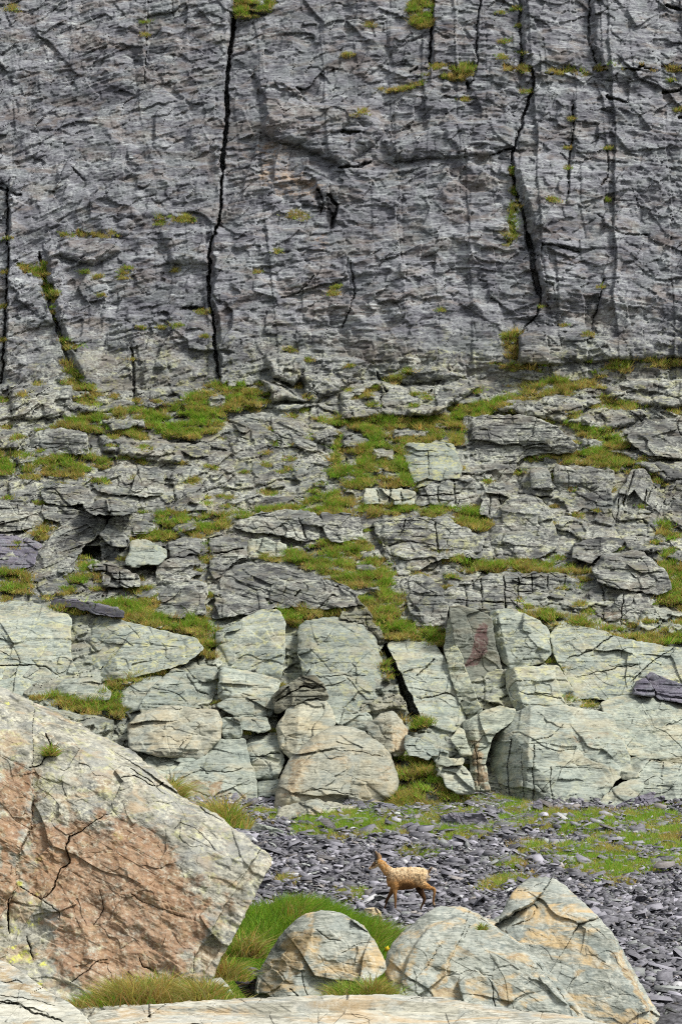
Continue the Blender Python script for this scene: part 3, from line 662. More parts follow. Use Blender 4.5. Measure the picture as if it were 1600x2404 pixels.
BL, BO = 'rock_block', 'boulder'
G_low = 'pale rock blocks along the foot of the cliff'
LOW = [
 ('rock_slab', 'broad pale grey-green slab at left edge above the big boulder', 'rock slab', [(-160,1410),(82,1418),(163,1449),(164,1548),(182,1589),(122,1628),(66,1640),(-60,1650),(-160,1640)], dict(k=.85, nf=1, yel=.35, amp=.8, cracks=[([(-60,1568),(60,1560),(110,1565),(148,1598)],2,.2)])),
 ('rock_slab', 'long pale slab with yellow lichen beneath the left grass ledge', 'rock slab', [(168,1448),(245,1449),(350,1476),(459,1502),(476,1522),(434,1553),(306,1590),(224,1596),(191,1589),(170,1548)], dict(k=.85, nf=1, yel=.6, amp=.8, cracks=[([(195,1490),(225,1460)],1.6,.15),([(220,1590),(240,1565)],1.6,.15)])),
 (BL, 'small rounded block above the mossy ledge at left', 'rock', [(122,1626),(153,1600),(219,1592),(258,1628),(252,1641),(122,1641)], dict(rt=16, Tt=.5)),
 (BL, 'tall pale block with a grey triangular facet left of the narrow slot', 'rock', [(510,1520),(541,1507),(571,1456),(607,1436),(653,1436),(666,1456),(664,1520),(658,1596),(580,1582),(510,1565)], dict(k=.75, Tt=.8, nf=0, yel=.5, amp=.6, creases=[((509,1495),(580,1572),.0),((605,1567),(520,1480),.0),((512,1515),(640,1568),.45)])),
 (BL, 'small leaning wedge beside the top of the tall pale block', 'rock', [(506,1514),(512,1484),(568,1462),(541,1507)], dict(rt=8, yel=.5)),
 (BL, 'squarish pale block directly below the tall pale block', 'rock', [(516,1573),(570,1576),(656,1599),(643,1634),(590,1640),(516,1640)], dict(nf=2, yel=.2)),
 (BL, 'domed cream block with stepped bedding left of the vertical crack', 'rock', [(332,1660),(352,1622),(408,1573),(460,1565),(505,1568),(515,1604),(508,1660),(450,1656),(388,1662),(337,1674)], dict(rt=22, Tt=.9, nf=1, yel=.15, lam=1.6)),
 (BL, 'dull grey block behind the domed cream block', 'rock', [(284,1655),(291,1598),(352,1588),(380,1586),(346,1622),(326,1664),(286,1676)], dict(Tt=.3)),
 (BO, 'large rounded grey boulder with a fine diagonal crack under the domed block', 'boulder', [(304,1705),(320,1686),(378,1660),(450,1664),(510,1672),(521,1706),(512,1734),(474,1778),(378,1772),(306,1756)], dict(mat='tan', auto=0, rt=24, r=10, Tt=1.5, k=.7, nf=1, seed=4, creases=[((520,1700),(300,1712),.9)], cracks=[([(478,1690),(440,1730),(418,1756)],1.0,.06)], stain=[([(340,1740),(480,1770),(470,1785),(340,1775)],.5)])),
 (BL, 'flat-topped lens-shaped block under the squarish pale block', 'rock', [(511,1656),(541,1643),(590,1640),(633,1643),(645,1660),(633,1680),(561,1681)], dict(Tt=.7, r=4)),
 ('rock_slab', 'leaning slab with rust-brown patches at the foot of the cliff', 'rock slab', [(408,1825),(474,1781),(512,1738),(571,1738),(579,1767),(598,1834),(602,1918),(560,1935),(500,1930),(440,1880)], dict(k=.8, Tt=.7, nf=0, amp=.7, stain=[([(420,1825),(540,1825),(535,1870),(450,1865)],1.0),([(535,1875),(580,1870),(575,1895),(530,1895)],.9)], cracks=[([(405,1835),(470,1808),(530,1815),(572,1800)],1.3,.1),([(445,1850),(500,1875),(545,1860)],1.1,.08),([(470,1800),(485,1815)],1,.1),([(530,1900),(590,1880)],1.2,.08)])),
 (BL, 'upper grey joint block in the narrow column by the bulky boulder', 'rock', [(582,1734),(620,1729),(656,1730),(662,1788),(646,1828),(589,1823)], dict(nf=2, cracks=[([(585,1775),(660,1770)],1.4,.15)])),
 (BL, 'lower grey joint block in the narrow column by the bulky boulder', 'rock', [(604,1836),(656,1831),(646,1930),(640,1950),(607,1945)], dict(nf=1, cracks=[([(606,1875),(650,1870)],1.3,.12),([(608,1905),(648,1908)],1.3,.1)])),
 (BL, 'small pale block beside the lens-shaped block, left one of the pair', 'rock', [(520,1688),(559,1687),(565,1727),(526,1732)], dict(r=4, nf=1)),
 (BL, 'small rounded pale block beneath the lens-shaped block', 'rock', [(562,1686),(626,1686),(632,1710),(615,1716),(568,1711)], dict(r=5, rt=8, nf=1)),
 ('rock_slab', 'low wedge of grey rock peeping over the big boulder edge', 'rock slab', [(340,1790),(352,1778),(470,1784),(440,1802),(408,1826),(380,1850),(340,1830)], dict(Tt=.6, nf=1, stain=[([(390,1782),(450,1784),(430,1796)],.6)])),
 ('rock_pillar', 'broad pale pillar with a rounded right shoulder beside the dark cleft', 'rock', [(704,1470),(720,1460),(765,1451),(841,1458),(877,1492),(893,1548),(918,1650),(920,1676),(850,1682),(775,1672),(735,1650),(716,1600),(702,1530)], dict(k=.7, Tt=.9, nf=0, rt=16, yel=.4, amp=.8, creases=[((880,1640),(852,1450),.9),((850,1470),(700,1490),.6)], cracks=[([(712,1592),(730,1560),(780,1545)],1.0,.07),([(740,1590),(860,1585)],1.2,.1)])),
 (BL, 'recessed flat block in the slot between the two tall pale blocks', 'rock', [(663,1496),(704,1500),(712,1590),(700,1605),(660,1597)], dict(Tt=.15, nf=0, r=3)),
 ('rock_slab', 'dark olive layered slab perched above the egg-shaped grey boulder', 'rock slab', [(643,1634),(670,1612),(714,1591),(740,1590),(760,1612),(768,1640),(730,1634),(709,1642),(680,1656),(648,1672)], dict(mat='darkrock', Tt=2.0, lam=2.0, nf=1, r=4, back=1.6, cracks=[([(645,1650),(712,1612),(740,1618)],2.2,.3)])),
 (BO, 'egg-shaped grey boulder behind the bulky tan boulder', 'boulder', [(653,1712),(662,1690),(679,1665),(719,1637),(765,1648),(786,1696),(760,1728),(740,1739),(700,1768),(680,1778),(663,1757)], dict(mat='tan', auto=0, Tt=2.2, k=.6, rt=22, r=12, nf=1, back=1.8, creases=[((705,1640),(695,1780),1.0),((790,1675),(650,1685),.9)])),
 (BO, 'bulky tan and grey boulder standing at the mouth of the grassy gully', 'boulder', [(645,1902),(655,1850),(679,1788),(735,1732),(786,1706),(841,1714),(887,1742),(917,1778),(932,1830),(927,1861),(870,1890),(861,1897),(800,1892),(720,1884),(660,1900)], dict(mat='tan', auto=0, Tt=3.0, k=.55, tilt=.1, rnd=.2, rt=30, r=14, nf=0, back=2.4, amp=.8, seed=8, soft=4, creases=[((745,1715),(665,1900),1.2),((930,1775),(690,1785),.9),((925,1880),(895,1740),1.2),((660,1868),(930,1862),.9)], stain=[([(690,1770),(760,1730),(700,1870),(660,1880)],.8),([(775,1770),(840,1765),(830,1790),(775,1795)],.8),([(880,1790),(925,1800),(928,1860),(890,1830)],.7)], cracks=[([(700,1800),(745,1760),(850,1765),(900,1775)],1.2,.08),([(690,1862),(760,1850),(830,1866)],1.2,.08)])),
 ('rock_slab', 'low tan-streaked slab lying at the foot of the bulky boulder', 'rock slab', [(640,1938),(663,1897),(740,1880),(800,1892),(855,1897),(830,1920),(790,1930),(700,1952),(645,1955)], dict(mat='tan', Tt=2.4, k=.8, r=5, rt=12, nf=1, back=1.2, stain=[([(690,1905),(800,1905),(760,1930),(690,1930)],.9)])),
 (BL, 'grey sloping block wedged between pillar and bulky boulder', 'rock', [(762,1655),(800,1662),(831,1681),(862,1678),(880,1700),(850,1714),(800,1704),(786,1690)], dict(Tt=1.2, nf=2, back=1.5)),
 (BO, 'angular grey boulder with a tan right face beside the gully', 'boulder', [(862,1706),(890,1680),(920,1672),(936,1690),(953,1716),(950,1745),(946,1769),(926,1773),(905,1756),(887,1738)], dict(mat='tan', Tt=2.0, nf=0, r=4, rt=6, back=1.5, creases=[((925,1780),(917,1670),1.3)], stain=[([(920,1690),(955,1720),(948,1775),(922,1765)],1.0)])),
 ('rock_slab', 'steep pale slab on the right side of the dark cleft', 'rock slab', [(912,1512),(960,1500),(1019,1515),(1045,1558),(1070,1620),(1091,1686),(1055,1725),(1024,1747),(999,1706),(979,1650),(948,1589)], dict(k=.75, Tt=.5, nf=0, yel=.35, amp=.8, creases=[((1090,1690),(1040,1560),.4)], cracks=[([(975,1585),(995,1570),(1018,1545)],1.8,.2),([(978,1640),(1050,1628),(1070,1635)],1.8,.2)])),
 ('rock_pillar', 'upright dark slab with a rust stain down its face', 'rock', [(1057,1427),(1075,1424),(1147,1446),(1160,1520),(1178,1600),(1198,1655),(1165,1668),(1140,1672),(1118,1630),(1090,1570),(1067,1502)], dict(k=.35, Tt=1.7, nf=0, amp=.5, r=3, rt=3, auto=0, facet=.4, mat='redface', creases=[((1180,1558),(1090,1572),-.5),((1147,1440),(1060,1428),.0)], wet=[([(1130,1466),(1146,1470),(1138,1530),(1118,1562),(1090,1568),(1112,1520)],.12)], stain=[([(1126,1466),(1144,1470),(1140,1530),(1120,1560),(1092,1565),(1110,1520)],1.3)], staink=.35)),
 ('rock_slab', 'thin upright flake on the left of the rust-stained slab', 'rock slab', [(1043,1520),(1046,1505),(1057,1450),(1066,1505),(1090,1578),(1128,1668),(1101,1683),(1080,1640),(1062,1600)], dict(k=.6, Tt=1.3, tilt=-.8, auto=0, nf=0, r=3, rt=4, yel=.3)),
 (BL, 'pale green block immediately right of the rust-stained slab', 'rock', [(1150,1440),(1183,1431),(1259,1456),(1284,1487),(1290,1533),(1269,1556),(1195,1566),(1176,1545),(1160,1490)], dict(Tt=.9, nf=0, yel=.35, tilt=-.1, auto=.4, creases=[((1168,1430),(1196,1570),1.6)])),
 (BL, 'mid-height pale green block below the block beside the rust-stained slab', 'rock', [(1188,1574),(1240,1568),(1308,1565),(1330,1600),(1346,1632),(1336,1650),(1280,1660),(1220,1684),(1208,1660),(1192,1620)], dict(Tt=.9, nf=0, yel=.4, auto=.4, tilt=-.1, creases=[((1206,1570),(1234,1684),1.6)], cracks=[([(1205,1625),(1330,1640)],1.1,.08)])),
 ('rock_slab', 'wide cracked slab under the right-hand grass strip', 'rock slab', [(1295,1492),(1315,1461),(1412,1484),(1463,1504),(1560,1520),(1760,1540),(1760,1645),(1640,1640),(1514,1632),(1417,1640),(1358,1637),(1331,1588),(1300,1533)], dict(k=.85, nf=1, yel=.45, amp=.8, cracks=[([(1330,1550),(1390,1525),(1440,1490)],1.5,.15),([(1410,1580),(1450,1565),(1500,1560)],1.5,.15),([(1480,1600),(1520,1560),(1580,1520)],1.5,.15),([(1340,1590),(1420,1575)],1.3,.12)])),
 ('rock_slab', 'smooth green-grey slab at the right edge above the violet debris', 'rock slab', [(1412,1652),(1453,1637),(1640,1645),(1760,1650),(1760,1800),(1640,1795),(1473,1770),(1449,1716),(1419,1672)], dict(k=.8, Tt=.8, nf=0, rt=16, amp=.7, creases=[((1640,1660),(1420,1690),.4)], cracks=[([(1560,1705),(1600,1690)],1,.08)])),
 (BO, 'massive green-grey block bulging over the scree with fluted left flank', 'boulder', [(1152,1790),(1157,1716),(1200,1680),(1239,1662),(1336,1660),(1428,1678),(1450,1715),(1460,1735),(1479,1803),(1438,1834),(1400,1890),(1361,1915),(1290,1905),(1223,1895),(1178,1878),(1150,1840)], dict(auto=.5, Tt=2.4, k=.55, rt=7, r=3, nf=0, amp=.8, seed=14, back=2.6, creases=[((1245,1660),(1232,1900),1.5),((1480,1722),(1240,1735),.8),((1235,1770),(1320,1900),.7),((1440,1900),(1420,1660),.5)], cracks=[([(1255,1748),(1250,1800),(1252,1880)],1.6,.15),([(1225,1760),(1228,1880)],1.3,.1),([(1200,1735),(1190,1800),(1195,1870)],2,.2),([(1290,1800),(1300,1900)],1.3,.1),([(1420,1805),(1300,1800)],1.1,.05),([(1245,1740),(1290,1730),(1320,1700)],1.2,.1)], stain=[([(1340,1720),(1430,1715),(1430,1750),(1335,1750)],.75),([(1280,1740),(1310,1735),(1290,1770)],.6)])),
 (BL, 'narrow brown-streaked pillar left of the massive bulging block', 'rock', [(1088,1700),(1120,1680),(1167,1662),(1206,1667),(1200,1690),(1152,1727),(1134,1793),(1147,1855),(1120,1870),(1106,1800)], dict(Tt=1.4, k=.6, nf=0, r=4, creases=[((1110,1690),(1140,1860),1.0),((1200,1715),(1090,1730),.6)], stain=[([(1095,1740),(1130,1740),(1150,1860),(1115,1860)],1.0)], cracks=[([(1115,1740),(1125,1860)],1.6,.15),([(1130,1780),(1108,1785)],1,.1)])),
 ('rock_slab', 'thin sloping ledge slab low on the right edge', 'rock slab', [(1472,1780),(1640,1802),(1760,1812),(1760,1850),(1640,1836),(1455,1826)], dict(Tt=.9, nf=0, r=4)),
 ('rock_slab', 'cream-topped low block just above the violet debris at right', 'rock slab', [(1385,1908),(1420,1870),(1458,1841),(1524,1826),(1640,1832),(1760,1850),(1760,1890),(1560,1872),(1463,1886),(1420,1905)], dict(Tt=1.6, k=.7, rt=16, nf=1, creases=[((1700,1850),(1450,1850),.6)])),
 ('stone_slab', 'dark violet leaning stone on the right slab', 'stone', [(1516,1590),(1526,1580),(1600,1612),(1680,1645),(1680,1672),(1600,1645),(1545,1636),(1522,1608)], dict(mat='slate', Tt=1.15, k=.9, r=4, rt=6, nf=1, back=.8, lam=1.5)),
 ('stone_slab', 'pale lilac stone propped against the dark violet leaning stone', 'stone', [(1486,1628),(1492,1605),(1510,1594),(1524,1608),(1530,1632),(1510,1630)], dict(mat='slate', Tt=1.15, k=.9, r=3, rt=4, nf=1, back=.6)),
 (BO, 'rounded pale stone with a tan tuft at the foot of the brown-streaked pillar', 'boulder', [(1037,1815),(1045,1798),(1080,1795),(1100,1815),(1111,1860),(1080,1862),(1050,1845)], dict(Tt=2.2, rt=14, r=6, nf=1, back=1.)),
 (BO, 'white pointed stone leaning at the head of the gully', 'boulder', [(1061,1735),(1078,1712),(1086,1716),(1094,1748),(1105,1775),(1080,1770)], dict(Tt=1.6, r=4, nf=1, back=.8)),
 ('stone_slab', 'flat pale stone lying across the gully stones', 'stone', [(1027,1792),(1040,1783),(1085,1784),(1083,1792),(1050,1797)], dict(Tt=2.4, r=3, rt=3, nf=0, back=.7)),
 (BO, 'grey stone half sunk in gully grass below the white pointed stone', 'boulder', [(1018,1775),(1030,1760),(1048,1765),(1045,1785),(1025,1788)], dict(Tt=2.0, r=5, nf=1, back=.6)),
 ('stone_slab', 'tilted blue-grey slab beside the tan-faced angular boulder', 'stone', [(953,1726),(1000,1745),(1026,1765),(1020,1778),(985,1758),(952,1740)], dict(Tt=1.9, r=3, rt=3, nf=0, back=.6)),
 ('stone_slab', 'second blue-grey slab stacked under the tilted one in the gully', 'stone', [(950,1748),(975,1752),(1010,1775),(1005,1781),(960,1768)], dict(Tt=2.1, r=3, rt=3, nf=0, back=.6)),
]
for i, (nm, lab, cat, poly, kw) in enumerate(LOW):
    kw = dict(kw); mat = M[kw.pop('mat', 'pale')]; kw.setdefault('seed', i+1); kw.setdefault('auto', 1.0); kw.setdefault('Tt', .7); kw.setdefault('grow', 4.4); kw.setdefault('sharp', .3); kw.setdefault('r', 1.6); kw.setdefault('rt', 3.5); kw.setdefault('facet', .7); rv = np.random.RandomState(i+500); kw.setdefault('tilt', rv.uniform(-.38, .38)); kw.setdefault('k', rv.uniform(.55, .85))
    tag(rockbody(nm, poly, mat, **kw), lab, cat, None)

OC = 'rock_outcrop'
TERB = [
 (OC, 'great domed outcrop with a dark slot, largest above the middle grass strip', [(522,1040),(531,985),(560,968),(612,956),(709,992),(750,1030),(788,1073),(765,1130),(720,1143),(709,1165),(617,1186),(541,1206),(520,1190),(530,1104)], dict(rt=34, Tt=.6, nf=0, lam=2.2, bed=-.35, creases=[((790,1060),(540,1030),.5),((535,1190),(620,955),.0)], cracks=[([(588,1078),(650,1100),(658,1112),(690,1120)],3,.4),([(535,1035),(528,1090)],3,.4),([(600,1120),(605,1190)],1.5,.15)])),
 (OC, 'dark jointed wall on the left flank of the great dome', [(384,1098),(386,1094),(440,1050),(510,1030),(528,1040),(530,1090),(524,1180),(500,1212),(440,1208),(388,1202)], dict(Tt=.3, nf=0, lam=2, yel=.5, bed=-.2, creases=[((384,1120),(386,1100),.1)], cracks=[([(388,1106),(440,1118),(455,1122)],2,.3)])),
 (OC, 'large squared outcrop with an olive top and a black notch', [(1086,1000),(1090,985),(1147,976),(1239,977),(1305,1002),(1351,1045),(1341,1060),(1223,1070),(1206,1104),(1190,1130),(1165,1147),(1127,1147),(1112,1104),(1092,1040)], dict(Tt=.9, k=.65, nf=0, r=4, rt=16, lam=1.8, creases=[((1350,1062),(1100,1066),-.35)], cracks=[([(1130,1138),(1165,1142),(1195,1130)],4,.5)])),
 (OC, 'cream slab with rusty top surrounded by the central grass', [(947,1052),(960,1042),(1060,1042),(1072,1070),(1082,1100),(1076,1120),(1040,1123),(1004,1136),(973,1142),(962,1104)], dict(Tt=.7, nf=0, yel=.7, amp=.7, r=4, cracks=[([(1005,1120),(1002,1060)],1.3,.1)], mat='pale')),
 (OC, 'tall jointed wall of grey rock below the right grass pocket', [(1300,1110),(1305,1094),(1380,1098),(1438,1106),(1432,1180),(1428,1227),(1412,1258),(1340,1258),(1306,1256),(1302,1176)], dict(Tt=.8, k=.5, nf=0, r=4, cracks=[([(1365,1180),(1362,1255)],1.6,.2),([(1330,1105),(1335,1180)],1.2,.12),([(1395,1170),(1390,1250)],1.4,.15),([(1304,1175),(1430,1190)],1.2,.1)])),
 (OC, 'rounded grey outcrop in the middle of the right terrace', [(1145,1272),(1157,1218),(1180,1185),(1203,1162),(1252,1157),(1288,1206),(1308,1290),(1223,1318),(1157,1306)], dict(Tt=.7, rt=22, nf=1, lam=1.4, yel=.3)),
 (OC, 'split grey outcrop with a tuft in its joint under the grass strip', [(876,1227),(900,1218),(953,1216),(1040,1216),(1090,1240),(1132,1267),(1127,1307),(1060,1302),(1030,1310),(968,1344),(917,1334),(892,1267)], dict(Tt=.7, nf=0, lam=1.6, yel=.45, cracks=[([(950,1218),(945,1240),(935,1260)],2,.25),([(1020,1225),(1025,1270),(1030,1300)],2.4,.3),([(900,1285),(960,1270),(1020,1280)],1.5,.15)])),
 (OC, 'tilted grey block with a sharp top edge beside the lower grass slope', [(943,1372),(965,1355),(989,1349),(1035,1385),(1046,1430),(1055,1480),(984,1478),(958,1420)], dict(Tt=.8, nf=1, lam=1.5, r=4)),
 (OC, 'gently domed lichen-grey outcrop at the lower right', [(1390,1338),(1410,1312),(1433,1298),(1504,1298),(1540,1322),(1567,1352),(1574,1385),(1540,1394),(1480,1384),(1407,1369)], dict(Tt=1.2, rt=24, nf=0, back=1.2, cracks=[])),
 (OC, 'pinkish jointed block below the domed lower-right outcrop', [(1366,1412),(1385,1390),(1407,1374),(1480,1388),(1545,1402),(1509,1441),(1479,1498),(1417,1478),(1368,1456)], dict(Tt=.5, nf=0, stain=[([(1400,1385),(1480,1395),(1470,1480),(1400,1470)],.55)], cracks=[([(1412,1380),(1418,1475)],1.8,.25),([(1462,1395),(1458,1480)],1.5,.2)])),
 (OC, 'broad dark humped outcrop above the pale blocks', [(503,1451),(508,1400),(520,1366),(551,1331),(590,1323),(638,1323),(700,1340),(755,1359),(835,1390),(842,1424),(750,1424),(653,1424),(577,1441)], dict(Tt=.9, rt=26, nf=0, lam=1.4, bed=-.3, creases=[((840,1395),(500,1375),.3)], cracks=[([(690,1400),(705,1385)],2.2,.3),([(625,1405),(640,1420)],3,.4)])),
 (OC, 'small rounded outcrop left of the broad dark hump', [(362,1441),(370,1412),(383,1390),(434,1359),(485,1372),(478,1441),(398,1451)], dict(Tt=.7, rt=18, nf=1, lam=1.4)),
 (OC, 'steep craggy outcrop rising from the left with layered crest', [(77,1400),(82,1330),(90,1296),(128,1252),(189,1206),(250,1216),(240,1250),(196,1276),(168,1323),(140,1370),(128,1395)], dict(Tt=.7, nf=1, lam=2.0, bed=.4)),
 (OC, 'dark violet outcrop on the left edge of the terrace', [(-120,1255),(-40,1250),(50,1262),(92,1280),(78,1325),(20,1338),(-120,1340)], dict(Tt=.6, nf=1, mat='slate', lam=1.6)),
 ('rock_slab', 'thin overhanging slab with black shade beneath at left centre', [(199,1186),(230,1176),(316,1178),(318,1200),(300,1204),(270,1212),(204,1201)], dict(Tt=1.6, k=.9, r=3, rt=5, nf=0, lam=2.2, back=1.6)),
 (OC, 'pale tilted block below the thin overhanging slab', [(240,1253),(265,1218),(362,1232),(350,1246),(306,1258),(296,1280),(255,1278)], dict(Tt=.6, nf=1)),
 (OC, 'pale squarish block standing right of the black square hole', [(296,1328),(303,1290),(308,1272),(352,1268),(388,1293),(380,1318),(367,1324)], dict(Tt=.8, nf=0, r=4, mat='pale', seed=5)),
 (OC, 'long arched outcrop tucked under the central grass strip', [(551,1237),(560,1225),(587,1216),(663,1196),(740,1206),(760,1235),(770,1262),(720,1268),(640,1250),(577,1247)], dict(Tt=.6, rt=14, nf=1, cracks=[([(700,1215),(720,1265)],1.8,.2)])),
 (OC, 'grey cube-like outcrop at the right end of the arched outcrop', [(752,1210),(800,1207),(843,1212),(848,1258),(800,1268),(776,1266)], dict(Tt=.6, nf=1)),
 (OC, 'blunt violet-grey outcrop on the upper left terrace', [(51,1048),(102,1009),(150,1010),(204,1019),(206,1066),(138,1064),(71,1094),(55,1080)], dict(Tt=.8, rt=14, nf=1, lam=1.4)),
 (OC, 'rounded grey outcrop at the right edge below the upper grass tongue', [(1473,1030),(1490,1005),(1514,992),(1640,982),(1760,990),(1760,1085),(1640,1079),(1514,1063)], dict(Tt=.7, rt=18, nf=1, lam=1.3)),
 (OC, 'curved column of bedded rock in the right terrace wall', [(1422,1260),(1428,1220),(1436,1190),(1484,1106),(1514,1104),(1538,1150),(1552,1190),(1553,1292),(1514,1280),(1460,1265)], dict(Tt=.8, k=.6, nf=0, r=4, lam=1.6, bed=1.2, cracks=[([(1490,1110),(1462,1180),(1468,1255)],2,.3),([(1515,1150),(1508,1220),(1520,1275)],2,.3),([(1450,1170),(1445,1250)],1.5,.2)])),
 (OC, 'grey wall at the far right edge beyond the dark cleft', [(1562,1145),(1600,1130),(1640,1124),(1760,1120),(1760,1290),(1640,1288),(1590,1270),(1568,1227)], dict(Tt=.6, nf=1, lam=1.4)),
 (OC, 'smooth sloping outcrop left of the dark jointed wall', [(204,1119),(255,1101),(320,1096),(382,1104),(382,1160),(340,1165),(286,1160),(230,1150)], dict(Tt=.5, rt=14, nf=1)),
 (OC, 'lichen-covered hump with pale streaks left of the smooth sloping outcrop', [(97,1152),(133,1135),(204,1145),(216,1176),(153,1187),(107,1178)], dict(Tt=.6, rt=12, nf=1, yel=.2)),
 (OC, 'long low dark outcrop above the violet one at the left edge', [(-120,1190),(0,1186),(92,1191),(153,1188),(194,1203),(122,1233),(40,1240),(-120,1252)], dict(Tt=.5, nf=1, lam=1.4)),
 (OC, 'stack of broken joint blocks beneath the black square hole', [(173,1376),(179,1346),(220,1326),(255,1323),(327,1352),(330,1372),(306,1376)], dict(Tt=.5, nf=0, lam=2.2, cracks=[([(195,1345),(192,1372)],2,.3),([(220,1330),(222,1372)],2,.3),([(250,1325),(252,1372)],2.2,.3),([(280,1340),(282,1372)],2,.3),([(175,1358),(320,1362)],2,.3)])),
 (OC, 'dark knobbly outcrop between the pale squarish block and the hump', [(367,1325),(400,1312),(459,1305),(471,1345),(430,1362),(385,1388),(370,1375)], dict(Tt=.5, nf=1, lam=2)),
 (OC, 'blocky grey outcrop under the strip of grass left of the centre', [(495,1267),(530,1262),(577,1267),(577,1303),(540,1325),(505,1358),(495,1340)], dict(Tt=.5, nf=1, lam=1.6, cracks=[([(498,1300),(572,1290)],2,.3)])),
 (OC, 'cream bedded block at the head of the lower central grass patch', [(582,1269),(630,1268),(673,1283),(668,1303),(620,1304),(582,1308)], dict(Tt=.5, nf=0, lam=1.8, mat='pale')),
 (OC, 'small bluish block between the two tussocks left of centre', [(398,1274),(430,1266),(469,1269),(469,1298),(403,1303)], dict(Tt=.4, nf=1)),
 (OC, 'low row of white jointed blocks above the grass strip', [(852,1180),(856,1147),(917,1150),(973,1160),(970,1182)], dict(Tt=.5, nf=0, mat='pale', cracks=[([(915,1150),(912,1180)],2.4,.3),([(940,1155),(940,1180)],1.6,.2),([(885,1150),(890,1180)],1.4,.2)])),
 (OC, 'fractured grey blocks between the cream slab and the squared outcrop', [(978,1182),(990,1150),(1004,1140),(1040,1125),(1100,1120),(1116,1130),(1112,1188)], dict(Tt=.45, nf=0, lam=1.4, cracks=[([(1030,1130),(1028,1180)],2,.25),([(1065,1125),(1068,1185)],2,.25),([(985,1165),(1110,1158)],1.6,.2)])),
 (OC, 'narrow upright block left of the rounded middle-right outcrop', [(1127,1208),(1132,1157),(1170,1155),(1203,1160),(1175,1185),(1155,1216)], dict(Tt=.5, nf=0, cracks=[([(1150,1160),(1148,1212)],1.6,.2),([(1172,1158),(1175,1185)],1.6,.2)])),
 (OC, 'dark upright block beside the tall jointed wall', [(1244,1106),(1262,1102),(1284,1104),(1293,1165),(1262,1160),(1248,1152)], dict(Tt=.7, nf=0, r=3)),
 (OC, 'sloping violet outcrop above the domed lower-right outcrop', [(1344,1304),(1351,1276),(1400,1264),(1463,1272),(1440,1294),(1400,1300),(1387,1322)], dict(Tt=.5, nf=1)),
 (OC, 'finely fractured wall band under the long right grass strip', [(1040,1395),(1080,1370),(1157,1348),(1260,1348),(1356,1352),(1358,1434),(1290,1428),(1183,1443),(1130,1440),(1066,1450)], dict(Tt=.35, nf=0, lam=2.4, yel=.25, cracks=[([(1090,1370),(1098,1440)],1.8,.25),([(1130,1355),(1126,1430)],1.5,.2),([(1180,1350),(1185,1435)],1.8,.25),([(1215,1352),(1212,1425)],1.5,.2),([(1245,1350),(1250,1420)],1.6,.2),([(1285,1352),(1282,1425)],1.6,.2),([(1322,1352),(1325,1425)],1.6,.2),([(1180,1385),(1350,1392)],1.6,.2),([(1070,1410),(1180,1415)],1.5,.2)])),
 ('rock_slab', 'charred-looking dark slab lying on the grass above the left slab', [(122,1412),(140,1404),(200,1416),(250,1420),(290,1438),(286,1448),(240,1440),(180,1426),(130,1420)], dict(mat='slate', Tt=.55, k=1.0, r=3, rt=3, nf=0, back=.6, wet=[([(120,1400),(295,1435),(290,1452),(120,1425)],.75)])),
 ('rock_slab', 'dark pointed slab standing at the top of the cleft', [(800,1452),(806,1430),(830,1400),(842,1412),(870,1450),(902,1500),(900,1515),(878,1494),(845,1456)], dict(Tt=.9, nf=0, r=3, lam=2, mat='darkrock')),
]
M['terb'] = M['cliff']
for i, (nm, lab, poly, kw) in enumerate(TERB):
    kw = dict(kw); mat = M[kw.pop('mat', 'cliff')]; kw.setdefault('seed', i+60); kw.setdefault('yel', .15); kw.setdefault('auto', .6); kw.setdefault('wob', 4); kw.setdefault('lam', 1.3)
    kw['amp'] = kw.get('amp', 1.2); kw['Tt'] = kw.get('Tt', .45)*1.1
    rv = np.random.RandomState(i+900); kw.setdefault('tilt', rv.uniform(-.3, .3)); kw.setdefault('k', rv.uniform(.55, .85)); kw.setdefault('facet', .8)
    tag(rockbody(nm, poly, mat, **kw), lab, 'rock slab' if 'slab' in nm else 'rock')
